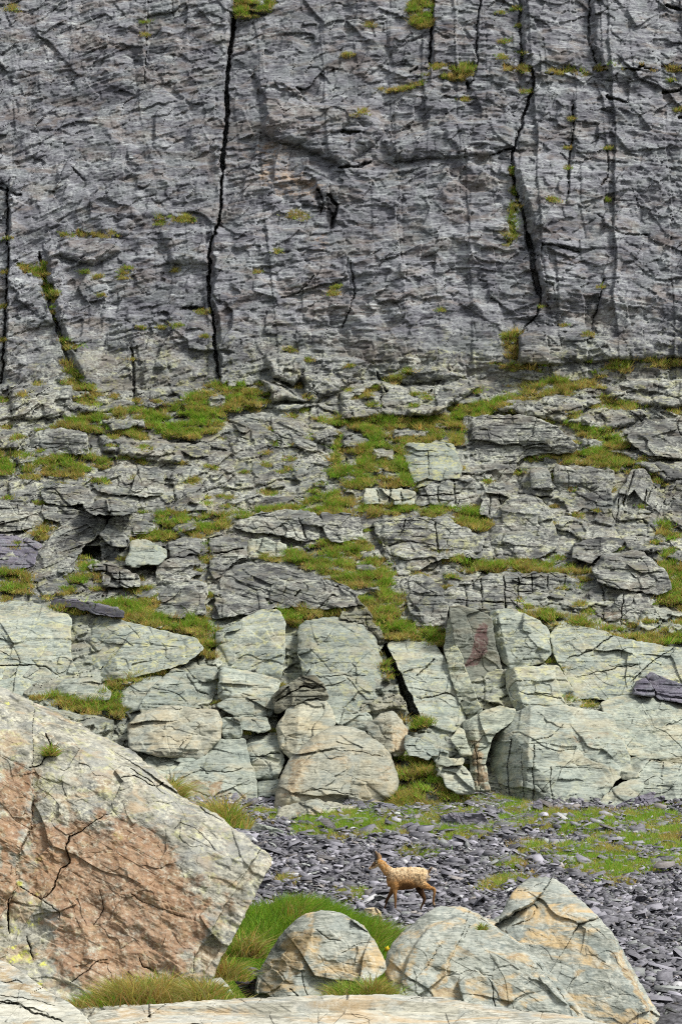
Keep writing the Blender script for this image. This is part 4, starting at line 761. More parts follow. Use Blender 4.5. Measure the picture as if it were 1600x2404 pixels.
# ------------------------------------------------------------------ foreground boulders
def Z3(*p): return [(x/1.96, y/1.96+1804) for x, y in p]
def Z4(*p): return [(x/1.96+800, y/1.96+1804) for x, y in p]
def Z1(*p): return [(x/1.96, y/1.96+1400) for x, y in p]
big = rockbody('boulder', [(-260,1560),(-60,1590),(0,1614),(50,1640),(112,1665),(204,1712),(270,1745),(311,1768),(375,1820),(412,1862),(444,1884),(510,1917),(560,1955),(612,1992),(634,2018),(632,2030),(600,2090),(561,2171),(515,2248),(498,2292),(470,2330),(440,2430),(-260,2430)],
    M['fore'], plane=(400,2100,16.4,.0006,-.0017), r=8, rt=22, back=2.6, shrink=.8, sc=.42, amp=.9, wob=3.0, seed=21, nf=0, step=2.0, lam=.35, lump=1.8, pit=1.0, facet=.35, soft=6, bed=-.5,
    creases=[((640,2040),(60,1790),.8), ((600,1985),(0,1650),1.2), ((560,2200),(690,1900),.3), ((130,1620),(130,2400),.12)],
    cracks=[(Z3((480,215),(430,255),(380,290),(320,310),(300,360),(320,430),(275,465),(240,560),(225,585),(195,600)), 1.74, 0.083),
            (Z3((150,150),(145,260),(120,330),(82,410),(70,560),(40,615),(42,760)), 2.23, 0.120), (Z3((195,600),(150,575),(90,545)), 1.24, 0.038),
            (Z3((130,770),(135,840),(150,880)), 1.86, 0.060), (Z3((460,560),(480,640),(430,720)), 0.99, 0.038), (Z3((640,865),(660,905),(730,945)), 1.49, 0.060), (Z3((600,570),(660,610),(730,640),(870,690)), 0.93, 0.030), (Z3((330,985),(400,930),(440,890),(500,880)), 1.24, 0.038),
            (Z3((880,1000),(900,850)), 0.93, 0.022),
            (Z1((140,790),(190,770),(235,690),(210,625)), 1.49, 0.090),
            (Z3((480,215),(520,200)), 1.12, 0.045), (Z3((800,280),(830,250),(900,270),(990,380)), 0.87, 0.022), (Z3((190,600),(270,660),(270,700)), 0.99, 0.038), (Z1((560,840),(620,825),(700,870),(760,862)), 1.49, 0.075), (Z3((600,0),(730,85),(760,60)), 1.49, 0.068)],
    steps=[(Z1((1230,1150),(950,1010),(860,960),(750,870),(620,830),(480,760)),.06,3,40), (Z1((870,930),(760,860)),-.10,2,60), (Z3((480,215),(380,290),(320,310),(300,370),(320,420),(240,540)),.05,2,90), (Z3((1040,628),(960,760),(890,880),(850,975)),-.16,2.2,500), (Z3((150,0),(145,260),(120,330),(82,410),(70,560),(40,620)),-.16,3,160)],
    stain=[(Z3((0,0),(130,10),(140,200),(80,380),(60,600),(0,700)),1.1), (Z3((160,200),(300,260),(480,210),(700,260),(860,500),(1030,600),(900,830),(860,960),(400,1040),(200,900),(240,640),(90,520)),.80),
           (Z3((440,330),(700,300),(840,560),(880,680),(720,780),(480,720),(330,640),(330,400)),1.05), (Z3((900,780),(1040,760),(960,940),(880,930)),.35)],
    yel=.2, yelpts=[(x/1.96, y/1.96+1804, r*1.15) for x, y, r in ((185,420,10),(165,480,12),(90,530,9),(170,580,9),(140,620,8),(190,660,8),(140,720,14),(180,700,10),(75,750,14),(60,820,14),(140,800,14),(170,850,12),(150,880,14),(200,900,10),(60,880,14),(95,860,10),(310,775,6),(355,915,7),(180,990,12),(210,1020,12),(560,315,9),(590,325,7),(530,305,7),(175,330,7),(120,850,10))]
           + [(60,1625,9),(20,1650,8)],
    wet=[(Z1((50,450),(95,480),(85,490),(45,462)),.8), (Z1((115,510),(145,525),(135,532)),.8), (Z1((180,540),(212,548),(200,560)),.8), (Z1((5,545),(40,555),(10,560)),.8), (Z1((270,565),(300,572),(285,580)),.7), (Z1((330,700),(355,722),(340,722)),.7), (Z1((590,700),(625,720),(610,722)),.7)], staink=1.5)
tag(big, 'huge tilted boulder with rust-orange cracked face filling the lower left', 'boulder')

mid = rockbody('boulder', [(600,2340),(607,2295),(612,2278),(640,2230),(658,2202),(690,2168),(714,2148),(750,2140),(800,2146),(846,2170),(877,2212),(902,2258),(904,2278),(870,2300),(870,2420),(600,2420)],
    M['strip'], plane=(780,2260,18.6,.0004,-.0018), rnd=.16, r=7, rt=18, back=1.5, shrink=.8, sc=.4, amp=.7, wob=2, seed=23, nf=0, step=1.8, lam=.6, pit=.4, bed=-.15,
    creases=[((742,2150),(685,2330),1.0), ((690,2180),(655,2330),.7), ((900,2190),(715,2180),1.3), ((890,2330),(840,2165),.8), ((730,2330),(665,2300),.0)],
    cracks=[(Z3((1330,1010),(1360,1040),(1385,1060)), 1.40, 0.056), (Z3((1390,930),(1400,1000),(1420,1055)), 1.12, 0.035), (Z3((1450,740),(1520,790),(1568,790)), 1.05, 0.028), (Z4((0,850),(90,810),(150,800)), 0.98, 0.028)],
    stain=[(Z3((1310,1000),(1330,850),(1440,690),(1450,740),(1390,930)),.75), (Z4((10,1000),(80,900),(130,860),(110,930),(40,1010)),.8), (Z3((1480,770),(1568,770),(1568,800),(1500,800)),.6)], staink=.35)
tag(mid, 'grey boulder with a smooth tan facet between rusty boulder and banded one', 'boulder')

bk = rockbody('boulder', [(1100,2200),(1127,2162),(1172,2168),(1193,2125),(1220,2085),(1245,2070),(1272,2066),(1300,2072),(1325,2090),(1361,2125),(1412,2171),(1448,2222),(1479,2284),(1514,2345),(1545,2401),(1580,2500),(1300,2500),(1200,2300)],
    M['strip'], plane=(1340,2220,22.0,.0004,-.0026), rnd=.25, grow=9, r=20, rt=44, back=1.9, shrink=.8, sc=.5, amp=.75, wob=2.5, seed=25, nf=0, step=2.0, facet=.28, bed=-.45, soft=5,
    lam=.35, pit=.4,
    creases=[((1400,2150),(1180,2128),1.1), ((1500,2340),(1420,2190),.7), ((1575,2420),(1450,2180),1.5), ((1190,2260),(1330,2090),.0), ((1330,2200),(1180,2260),.5)],
    cracks=[(Z4((725,712),(800,660),(880,625)), 3.50, 0.154), (Z4((880,625),(900,640),(860,700),(790,720)), 1.54, 0.070), (Z4((1060,770),(1090,720),(1180,690)), 1.05, 0.042), (Z4((800,570),(860,560),(930,520)), 1.26, 0.042)],
    steps=[(Z4((930,560),(880,625),(800,660),(725,712)),-.30,3,90), (Z4((1060,770),(1090,720),(1180,690)),.07,3,120), (Z4((1290,850),(1380,1050),(1440,1170)),-.2,4,60)],
    stain=[(Z4((1240,840),(1290,850),(1450,1150),(1400,1100)),1.1), (Z4((800,700),(900,650),(860,720)),.6), (Z4((1030,900),(1130,920),(1080,990)),.7)], staink=.45)
tag(bk, 'tall grey boulder with a rounded peak behind the tan-banded boulder', 'boulder')

fr = rockbody('boulder', [(912,2290),(910,2278),(917,2228),(945,2196),(968,2176),(1000,2150),(1030,2134),(1060,2134),(1086,2136),(1127,2154),(1165,2185),(1223,2222),(1260,2258),(1290,2290),(1320,2330),(1355,2365),(1410,2480),(1000,2500),(935,2360)],
    M['strip'], plane=(1100,2280,19.6,.0006,-.0026), rnd=.25, grow=7, r=18, rt=40, back=1.7, shrink=.85, sc=.5, amp=.85, wob=2.5, seed=27, nf=0, step=2.0, facet=.28, bed=-.5, soft=5, lam=.35, pit=.4,
    creases=[((1260,2250),(930,2225),1.1), ((1150,2170),(960,2165),.8), ((1020,2130),(935,2340),1.1), ((960,2170),(915,2290),.8), ((940,2330),(1120,2420),.6)],
    cracks=[(Z4((690,985),(700,1040),(715,1100)), 1.54, 0.070), (Z4((640,690),(690,730),(740,760),(830,820)), 1.26, 0.042), (Z4((330,990),(400,900),(470,790)), 0.98, 0.028), (Z4((270,990),(290,1040)), 1.40, 0.042), (Z4((640,930),(690,985)), 0.98, 0.035), (Z4((480,960),(600,930),(700,960)), 0.84, 0.021), (Z4((900,890),(950,960),(1000,1020)), 1.40, 0.070), (Z4((1000,1020),(1100,1170)), 1.40, 0.056)],
    steps=[(Z4((640,700),(740,765),(830,820),(950,960),(1100,1170)),-.16,4,140), (Z4((270,1000),(310,870),(400,740),(560,670)),-.12,4,60), (Z4((410,1010),(480,960),(540,800)),.10,3,70), (Z4((560,1080),(540,990),(620,930),(700,985)),-.10,3,80)],
    stain=[(Z4((410,1000),(530,800),(480,990),(420,1040)),1.0), (Z4((280,990),(340,830),(360,860),(300,1000)),.8), (Z4((340,960),(460,780),(480,790),(380,960)),.7), (Z4((400,1000),(520,1000),(560,1060),(420,1060)),.8), (Z4((700,990),(780,980),(800,1050),(740,1100)),1.0), (Z4((580,1010),(660,1000),(680,1070),(600,1070)),.8), (Z4((680,830),(850,850),(900,930),(800,900)),.7), (Z4((940,890),(1100,950),(1100,1000),(980,960)),.8), (Z4((580,840),(640,850),(600,870)),.6), (Z4((800,1070),(870,1060),(850,1110)),.8)], staink=.4)
tag(fr, 'broad tan-banded boulder with a long diagonal crack at lower right', 'boulder')

low = rockbody('boulder', [(150,2480),(190,2404),(235,2378),(330,2364),(450,2354),(600,2346),(700,2342),(800,2340),(900,2338),(1030,2344),(1120,2362),(1240,2376),(1350,2390),(1440,2412),(1520,2470),(1520,2600),(150,2600)],
    M['cream'], plane=(800,2400,9.6,.0001,-.012), r=6, rt=10, back=1.6, shrink=.9, sc=.3, amp=.9, pit=.4, wob=2, seed=29, nf=0, step=2.2, smooth=True)
tag(low, 'pale flat-topped rock cut off by the bottom edge', 'boulder')
lft = rockbody('boulder', [(-200,2200),(-60,2222),(0,2256),(30,2272),(60,2290),(110,2330),(170,2362),(200,2390),(222,2420),(240,2600),(-200,2600)],
    M['cream'], plane=(60,2380,9.2,.0001,-.007), r=6, rt=14, back=1.6, shrink=.9, sc=.25, amp=.9, wob=2, seed=31, nf=0, step=2.0,
    cracks=[(Z3((0,1070),(90,1090),(160,1130),(230,1140),(290,1165)), 2.80, 0.070), (Z3((0,1040),(120,1060),(260,1090)), 1.40, 0.028)],
    stain=[(Z3((0,920),(120,990),(280,1070),(240,1090),(60,1020),(0,980)),.9), (Z3((60,1150),(200,1150),(240,1176),(60,1200)),.7)], staink=.5)
tag(lft, 'cream and tan striped rock cut off by the bottom left corner', 'boulder')
s1 = rockbody('stone', [(553,2300),(556,2290),(580,2272),(600,2276),(622,2296),(618,2330),(600,2345),(580,2340)], M['slate'], plane=(590,2310,19.6,0,-.001), r=3, rt=5, back=.5, sc=.25, seed=33, step=1.6, wob=1.5)
tag(s1, 'dark violet stone in the hollow beside the huge rusty boulder', 'stone')
s2 = rockbody('stone', [(500,2300),(520,2298),(545,2335),(540,2360),(505,2360),(490,2330)], M['strip'], plane=(520,2330,15.6,0,-.001), r=4, rt=6, back=.4, sc=.25, seed=34, step=1.6, wob=1.5)
tag(s2, 'small grey stone at the right end of the nearest grass tussock', 'stone')
s3 = rockbody('stone', [(852,2144),(858,2136),(878,2132),(890,2142),(894,2160),(870,2162)], M['strip'], plane=(872,2150,34.0,0,-.002), r=4, rt=6, back=.6, sc=.4, seed=35, step=1.2, wob=1)
tag(s3, 'small pale stone at the grass edge below the chamois', 'stone')
# ------------------------------------------------------------------ slate scree
def rot_cols(rng, n, tilt):
    az = rng.normal(0, .75, n)+(rng.rand(n) < .5)*math.pi; tx = rng.normal(0, tilt, n); ty = rng.normal(0, tilt, n)
    ca, sa = np.cos(az), np.sin(az)
    ex = np.stack([ca, sa, tx*ca+ty*sa], -1); ex /= np.linalg.norm(ex, axis=1)[:, None]
    ty = ty+.10; up = np.stack([-tx, -ty, np.ones(n)], -1); up /= np.linalg.norm(up, axis=1)[:, None]
    ey = np.cross(up, ex); ex = np.cross(ey, up)
    return ex, ey, up
def plates(rng, C, L, W, H, tilt, kk=5):
    """many thin broken plates as one vertex/face set"""
    n = len(C)
    ex, ey, up = rot_cols(rng, n, tilt)
    up2 = up
    ang = (np.arange(kk)/kk*6.283)[None]+rng.uniform(-.5, .5, (n, kk))
    rad = rng.uniform(.55, 1.2, (n, kk))
    px = np.cos(ang)*rad*L[:, None]*.5; py = np.sin(ang)*rad*W[:, None]*.5
    base = C[:, None]+px[..., None]*ex[:, None]+py[..., None]*ey[:, None]
    wedge = rng.uniform(.55, 1.15, (n, kk))
    top = base+(up2*H[:, None])[:, None]*wedge[..., None]
    ins = rng.uniform(.82, 1.0, (n, kk))[..., None]
    top = C[:, None]+(top-C[:, None])*ins+(up2*H[:, None])[:, None]*(1-ins)
    V = np.concatenate([base, top], 1).reshape(-1, 3)
    o = (np.arange(n)*2*kk)[:, None]; i = np.arange(kk); j = (i+1) % kk
    q = np.stack([o+i, o+j, o+kk+j, o+kk+i], -1).reshape(-1, 4)
    t = np.concatenate([np.stack([o[:, 0]+kk, o[:, 0]+kk+a, o[:, 0]+kk+a+1], -1) for a in range(1, kk-1)])
    return V, q, t
def slate_col(rng, n):
    v = np.exp(rng.normal(-2.05, .65, n)); g = rng.rand(n)
    c = np.stack([v*1.0, v*.97, v*1.09], -1)
    green = g > .90; c[green] = (v[green]*1.25)[:, None]*np.array([1.0, 1.06, .98])
    warm = g < .06; c[warm] = v[warm][:, None]*np.array([1.12, 1.0, .9])
    return np.clip(c, .02, .55)
N = NT('slate scree'); p = N.pos()
cc = N.attr('tone').outputs['Color']
f = N.noise(N.mapp(p, rot=(.2, .1, 0), scl=(1, 1, 4)), 9, 5, .65)
c = N.mix(N.ramp(f, .35, .68), cc, N.mix(.35, cc, (.42, .42, .45)))
c = N.mix(N.math('MULTIPLY', N.ramp(N.noise(p, 30, 4, .6), .55, .7), .3), c, (.05, .05, .06))
M['scree'] = N.done(c, .75, f, .35, .03, .3)

def scree_ok(X, Y):
    return (np.abs(X) < .172*Y+1.6)
SG = [  # grass patches lying on the scree (photo outlines)
 (Z4((-200,240),(0,215),(180,150),(250,60),(330,-30),(420,-30),(480,90),(620,105),(740,155),(1000,205),(1200,215),(1400,200),(1650,190),(1650,250),(1400,275),(1220,300),(1240,330),(1000,300),(900,285),(740,300),(620,345),(450,315),(350,310),(200,315),(0,330),(-200,330)), .95),
 (Z4((950,380),(1080,370),(1230,335),(1460,345),(1650,365),(1650,470),(1500,475),(1300,460),(1350,490),(1340,540),(1240,545),(1130,520),(1060,490),(990,455)), .95),
 (Z4((1180,300),(1440,280),(1650,290),(1650,330),(1300,350),(1200,340)), .6),
 (Z4((735,445),(830,435),(832,465),(740,470)), 1), (Z4((650,555),(760,518),(870,512),(845,545),(680,562)), 1), (Z4((285,395),(390,378),(385,402),(300,412)), 1), (Z4((-10,585),(105,580),(95,608),(0,612)), 1),
 (Z4((790,385),(860,355),(930,360),(925,385),(800,400)), 1), (Z4((450,395),(480,392),(480,410),(455,412)), .8), (Z4((200,300),(290,290),(280,312),(200,315)), .8), (Z3((1140,215),(1260,215),(1260,235),(1150,245)), .8),
 (Z3((1300,525),(1350,525),(1350,545),(1300,545)), .8), (Z4((1490,300),(1560,285),(1560,330),(1490,340)), .9), (Z3((1100,225),(1190,205),(1280,240),(1180,262)),.8)]
def build_scree():
    rng = np.random.RandomState(3)
    n = 120000
    Y = 19+(rng.rand(n)**.8)*33; X = (rng.rand(n)*2-1)*(.172*Y+3.6)
    size = np.exp(rng.normal(-2.1, .62, n))*np.interp(Y, [20, 30, 45], [1.0, 1.0, .95])
    size = np.clip(size, .03, .62)
    bank = np.exp(-((X+.55)/1.7)**2-((Y-24.6)/2.2)**2) > .22
    left = (X < -1.2) & (Y < 24)
    k = ~(bank | left); X, Y, size = X[k], Y[k], size[k]; n = len(X)
    z = gz(X, Y)+rng.rand(n)**1.6*.17-.03+.05*fbm(X/.5, Y/.7, 2, 2)
    C = np.stack([X, Y, z], -1)
    V, q, t = plates(rng, C, size, size*rng.uniform(.35, .75, n), size*rng.uniform(.07, .17, n)+.006, .34)
    me = mesh_np('scree', V, q, t, mat=M['scree'], cols=dict(tone=np.repeat(slate_col(rng, n), 10, 0)), smooth=False)
    tag(link('scree', me), 'violet grey slate scree covering the slope below the cliff', 'scree', None, 'stuff')
build_scree()

# larger loose plates: single things
def one_plate(rng, kk=6):
    C = np.zeros((1, 3)); one = np.ones(1)
    V, q, t = plates(rng, C, one, one*rng.uniform(.3, .6), one*rng.uniform(.05, .11), 0.0, kk)
    V2 = np.concatenate([V, [[0, 0, 0]]]);
    return V2, q, t
N = NT('slate piece'); p = N.objc()
info = N.new('ShaderNodeObjectInfo')
f = N.noise(N.mapp(p, scl=(1, 1, 6)), 5, 7, .65)
base = N.mix(N.ramp(info.outputs['Random'], .2, .95), (.07, .068, .088), (.17, .166, .185))
c = N.mix(N.ramp(f, .35, .66), base, N.mix(.3, base, (.36, .36, .38)))
M['piece'] = N.done(c, .75, f, .4, .03, .3)
rngp = np.random.RandomState(11)
variants = []
for i in range(9):
    V, q, t = one_plate(rngp); variants.append(mesh_np('slate_piece', V, q, t, mat=M['piece'], smooth=False))
from mathutils import Matrix
def put_plate(i, pos, L, tilt, yaw, thick=1.0, wide=1.0):
    o = link('slate_piece', variants[i % 9])
    o.location = pos; o.scale = (L, L*wide, L*thick); o.rotation_euler = (tilt[0], tilt[1], yaw)
    return o
GP = 'loose slate pieces lying on the scree'
LP = 'loose flat slate piece lying on the violet scree below the cliff'
cnt = 0
while cnt < 230:
    Y = 20+rngp.rand()**.9*29; X = (rngp.rand()*2-1)*(.172*Y)
    if math.exp(-((X+.55)/1.7)**2-((Y-24.6)/2.2)**2) > .15 or (X < -.8 and Y < 25): continue
    L = .24+.3*rngp.rand()**2
    o = put_plate(cnt, (X, Y, float(gz(X, Y))+.05+.04*rngp.rand()), L, (rngp.normal(0, .22)+.05, rngp.normal(0, .22)), rngp.normal(0, .6)+(3.14 if rngp.rand() < .5 else 0), rngp.uniform(.7, 1.2))
    tag(o, LP, 'slate', GP); cnt += 1
# the ones that can be told apart (photo pixel, length m, thickness, depth side, label)
def big_slab(name, poly, back, label, mat='slate', dv=-.004, lift=.0, **kw):
    g = gpix(np.mean([q[0] for q in poly]), max(q[1] for q in poly))[0]
    o = rockbody(name, poly, M[mat], plane=(poly[0][0], max(q[1] for q in poly), g[1], 0, dv), back=back, r=2, rt=3, sc=.5, nf=1, step=1.3, wob=1.2, seed=abs(hash(label)) % 1 + len(label), **kw)
    return tag(o, label, 'stone')
SL = 'stone_slab'
big_slab('boulder', Z4((458,262),(470,225),(500,210),(560,208),(650,212),(672,245),(672,275),(640,290),(560,288),(480,285)), .7, 'rounded layered violet boulder sitting in the grass at the cliff foot', lam=2.0)
big_slab(SL, Z4((265,285),(290,265),(325,255),(345,275),(345,300),(300,310),(270,308)), .4, 'small dark slate lump left of the layered violet boulder')
big_slab(SL, Z4((355,135),(390,112),(450,110),(520,118),(556,135),(540,150),(480,165),(430,175),(400,155)), .6, 'flat cream-topped slab at the bottom of the grassy gully', mat='pale')
big_slab(SL, Z4((115,205),(150,178),(200,165),(240,172),(275,195),(240,212),(180,222)), .5, 'pile-topping blue-grey slab in grass below the tan-streaked slab', mat='slate')
big_slab(SL, Z4((885,190),(890,165),(905,152),(918,160),(922,190),(920,215),(890,212)), .25, 'small upright violet stone leaning on the massive block', dv=-.001)
big_slab(SL, Z4((825,215),(845,192),(850,200),(838,220)), .2, 'small pale splinter left of the upright violet stone', dv=-.001)
big_slab(SL, Z3((1085,285),(1130,262),(1180,258),(1300,292),(1290,310),(1230,315),(1150,300)), .5, 'long pale slab ending in shadow beside the rusty boulder ridge', mat='pale')
big_slab(SL, Z3((1180,330),(1420,312),(1545,308),(1535,330),(1490,345),(1300,345)), .6, 'long blue-grey plank of slate above the scree at left', mat='slate')
big_slab(SL, Z3((1270,505),(1330,480),(1440,455),(1500,455),(1420,490),(1330,515)), .6, 'wide thin violet slab lying flat on scree beside the rusty boulder', dv=-.03)
big_slab(SL, Z4((960,335),(1000,330),(1040,345),(1030,358),(985,352)), .4, 'flat pale violet slab above the right grass patch', dv=-.02)
big_slab(SL, Z4((490,345),(540,332),(600,340),(610,352),(560,358),(500,360)), .5, 'low violet slab at upper edge of bare scree', dv=-.015)
big_slab(SL, Z4((1270,175),(1300,160),(1420,118),(1440,115),(1430,132),(1340,170),(1300,185)), .5, 'long tilted violet plank under the cream-topped block', dv=-.003)
big_slab(SL, Z4((1420,130),(1430,112),(1500,100),(1548,92),(1545,112),(1480,130)), .5, 'dark stubby slab at the upper end of the tilted planks', dv=-.003)
big_slab(SL, Z4((1300,190),(1340,172),(1400,155),(1480,132),(1482,142),(1400,172),(1330,200)), .4, 'lower lilac plank lying along the tilted violet plank', dv=-.003)
big_slab(SL, Z4((1510,190),(1540,170),(1640,150),(1640,190),(1560,205)), .5, 'pale lilac slab in the grass at the right edge', dv=-.01)
big_slab(SL, Z4((1405,500),(1440,480),(1580,475),(1640,490),(1640,510),(1480,515)), .6, 'flat grey slab at the right edge below the big grass patch', dv=-.03)
big_slab(SL, Z4((1380,545),(1420,530),(1500,528),(1530,545),(1480,560),(1400,562)), .5, 'rounded violet slab half buried in scree near the right edge', dv=-.02)
big_slab(SL, Z4((250,790),(262,780),(310,805),(322,830),(300,838),(275,820)) if 0 else Z4((245,-230),(262,-238),(300,-225),(320,-195),(300,-192),(270,-200)), .4, 'pale lilac block on the gully grass beside the bulky boulder', mat='slate')
big_slab(SL, Z4((258,-100) if 0 else (258,110),(290,100),(310,110),(300,128),(265,130)), .3, 'small grey stone at the right foot of the bulky boulder', mat='pale')
big_slab(SL, Z4((640,150),(690,160),(742,182),(735,190),(690,180),(640,165)), .3, 'thin white slate sliver below the brown-streaked pillar', mat='pale')
big_slab(SL, Z4((845,235),(880,225),(950,228),(945,240),(880,245)), .3, 'pale green flat stone in grass below the massive block', mat='pale')
big_slab(SL, Z4((-20,245),(60,232),(120,235),(115,252),(40,262),(-20,262)), .4, 'pale flat slab at the edge of the grass left of the gully', mat='pale')
# ------------------------------------------------------------------ grass
N = NT('grass blades')
ca = N.attr('tone').outputs['Color']
N.set(N.bsdf.inputs['Base Color'], ca); N.bsdf.inputs['Roughness'].default_value = .7; N.bsdf.inputs['Specular IOR Level'].default_value = .2
tl = N.new('ShaderNodeBsdfTranslucent'); N.l.new(ca, tl.inputs['Color'])
mx = N.new('ShaderNodeMixShader'); mx.inputs[0].default_value = .35
N.l.new(N.bsdf.outputs[0], mx.inputs[1]); N.l.new(tl.outputs[0], mx.inputs[2]); N.l.new(mx.outputs[0], N.out.inputs['Surface'])
M['grass'] = N.m
def grass_cols(rng, n, dry):
    """dry 0..1 per blade; straw mixed into green"""
    g = np.stack([rng.uniform(.17, .28, n), rng.uniform(.32, .46, n), rng.uniform(.02, .05, n)], -1)
    s = np.stack([rng.uniform(.36, .60, n), rng.uniform(.28, .45, n), rng.uniform(.08, .16, n)], -1)
    w = (rng.rand(n) < dry)[:, None]*rng.uniform(.6, 1, (n, 1))+.12*rng.rand(n, 1)
    return g*(1-w)+s*w
def blades(rng, C, L, W, lean, col, seg=1, curl=.5):
    """C roots, L lengths, lean (n,3) extra direction; returns verts, quads, tris, colours"""
    n = len(C)
    az = rng.uniform(0, 6.283, n); sp = rng.uniform(.1, .75, n)
    d = np.stack([np.cos(az)*sp, np.sin(az)*sp, np.ones(n)], -1)+lean
    d /= np.linalg.norm(d, axis=1)[:, None]
    side = np.stack([np.ones(n), rng.normal(0, .5, n), np.zeros(n)], -1); side /= np.linalg.norm(side, axis=1)[:, None]
    g = np.stack([d[:, 0], d[:, 1], np.zeros(n)], -1)*curl+np.array([0, 0, -.25])*curl
    Lc, Wc = L[:, None], W[:, None]
    a = C-side*Wc*.5; b = C+side*Wc*.5; tip = C+d*Lc+g*Lc
    if seg == 1:
        V = np.stack([a, b, tip], 1).reshape(-1, 3); o = np.arange(n)*3
        k = np.stack([np.ones(n)*.55, np.ones(n)*.55, np.ones(n)*1.1], 1)
        return V, None, np.stack([o, o+1, o+2], -1), np.repeat(col, 3, 0)
    m = C+d*Lc*.55+g*Lc*.2
    V = np.stack([a, b, m-side*Wc*.4, m+side*Wc*.4, tip], 1).reshape(-1, 3); o = np.arange(n)*5
    return V, np.stack([o, o+1, o+3, o+2], -1), np.stack([o+2, o+3, o+4], -1), np.repeat(col, 5, 0)
def spread(rng, poly, per, wob=5):
    xs = [p[0] for p in poly]; ys = [p[1] for p in poly]
    n = int((max(xs)-min(xs)+12)*(max(ys)-min(ys)+12)/per)
    u = rng.uniform(min(xs)-6, max(xs)+6, n); v = rng.uniform(min(ys)-6, max(ys)+6, n)
    wu, wv = u+wob*fbm(u/15, v/15, 3, 2), v+wob*fbm(u/15, v/15, 3, 5)
    d = sdist(wu, wv, poly); k = d > -1.5
    return u[k], v[k], d[k]

def ledge_grass():
    rng = np.random.RandomState(5); U = []; Vv = []; DR = []; SZ = []
    for poly, dens in GRASS:
        u, v, d = spread(rng, poly, 13)
        keep = grass_gate(u, v)+.10*rng.normal(0, 1, len(u)) > -.16-(dens-1)*.6; keep &= ~islands(u, v)
        u, v, d = u[keep], v[keep], d[keep]
        # tussocks turn straw coloured on the outer, lower lips of the ledges and in drifts
        low = np.zeros(len(u)); 
        below = ~inside(u, v+9, poly)
        dry = .14+.5*below+.6*sstep(-.05, .4, fbm(u/30, v/14, 3, 4))+.2*(1-dens)+.25*(grass_gate(u, v) < .0-(dens-1)*.6)
        U.append(u); Vv.append(v); DR.append(dry); SZ.append(np.clip(.95+.75*fbm(u/11, v/6, 2, 6), .4, 1.7))
    # small tufts rooted in the hollows between the terrace rocks
    cu = rng.uniform(-100, 1700, 2600); cv = rng.uniform(900, 1500, 2600)
    dep = cliffY(cu, cv)-.25*(cliffY(cu-9, cv)+cliffY(cu+9, cv)+cliffY(cu, cv-9)+cliffY(cu, cv+9))
    extra = [(a, b, rng.uniform(7, 17)) for a, b, c in zip(cu, cv, dep) if c > .07][:330]
    for x, y, s in TUFTS+extra:
        n = int(3+s*.9)
        u = x+rng.normal(0, .42, n)*s; v = y+rng.normal(0, .20, n)*s+abs(u-x)*.15
        U.append(u); Vv.append(v); DR.append(np.full(n, .45+.45*rng.rand())); SZ.append(np.full(n, .7))
    u = np.concatenate(U); v = np.concatenate(Vv); dry = np.concatenate(DR); sz = np.concatenate(SZ)
    ok = (v < 1975) & (v > -400) & (u > -320) & (u < 1920); u, v, dry, sz = u[ok], v[ok], dry[ok], sz[ok]
    Y = cliffY(u, v)-.02
    C0 = P(u, v, Y)
    nb = 15; n = len(u)
    C = np.repeat(C0, nb, 0)+rng.normal(0, 1, (n*nb, 3))*np.array([.085, .05, .02])
    L = np.repeat(sz*rng.uniform(.10, .26, n), nb)*rng.uniform(.6, 1.2, n*nb)
    W = rng.uniform(.016, .034, n*nb)
    tone = np.repeat(np.exp(rng.normal(0, .18, n)), nb)[:, None]
    col = grass_cols(rng, n*nb, np.repeat(np.clip(dry+rng.normal(0, .18, n), 0, 1), nb))*tone
    lean = np.repeat(np.stack([rng.normal(0, .3, n), -.35+rng.normal(0, .25, n), np.zeros(n)], -1), nb, 0)
    V, q, t, cc = blades(rng, C, L, W, lean, col, 1, .75)
    me = mesh_np('ledge_grass', V, q, t, mat=M['grass'], cols=dict(tone=cc), smooth=False)
    tag(link('ledge_grass', me), 'green and straw coloured grass growing on the cliff ledges', 'grass', None, 'stuff')
    print('ledge blades', n*nb)
ledge_grass()

def scree_grass():
    rng = np.random.RandomState(6); Cs = []; D = []; F = []
    for poly, dens in SG:
        u, v, d = spread(rng, poly, 9, 7)
        gate = fbm(u/34, v/13, 3, 3) > -.10-.55*(dens-.6) if dens < .99 else np.ones(len(u), bool)
        u, v, d = u[gate], v[gate], d[gate]
        C = gpix(u, v); k = ~np.isnan(C[:, 0])
        Cs.append(C[k]); D.append((.12+.6*sstep(.0, .5, fbm(u/40, v/14, 3, 6))+.25*(d < 4))[k])
    C0 = np.concatenate(Cs); dry = np.concatenate(D); n = len(C0); nb = 16
    C = np.repeat(C0, nb, 0)+rng.normal(0, 1, (n*nb, 3))*np.array([.08, .12, 0]); C[:, 2] = gz(C[:, 0], C[:, 1])+.03
    L = np.repeat(rng.uniform(.10, .22, n), nb)*rng.uniform(.6, 1.2, n*nb)
    tone = np.repeat(np.exp(rng.normal(.08, .15, n)), nb)[:, None]
    col = grass_cols(rng, n*nb, np.repeat(np.clip(dry, 0, 1), nb))*tone*np.array([1.12, 1.12, 1.2])
    V, q, t, cc = blades(rng, C, L, rng.uniform(.012, .024, n*nb), np.array([[0, -.15, 0]]), col, 1, .6)
    me = mesh_np('meadow_grass', V, q, t, mat=M['grass'], cols=dict(tone=cc), smooth=False)
    tag(link('meadow_grass', me), 'patchy short green grass growing through the slate at the cliff foot', 'grass', None, 'stuff')
    print('scree blades', n*nb)
scree_grass()

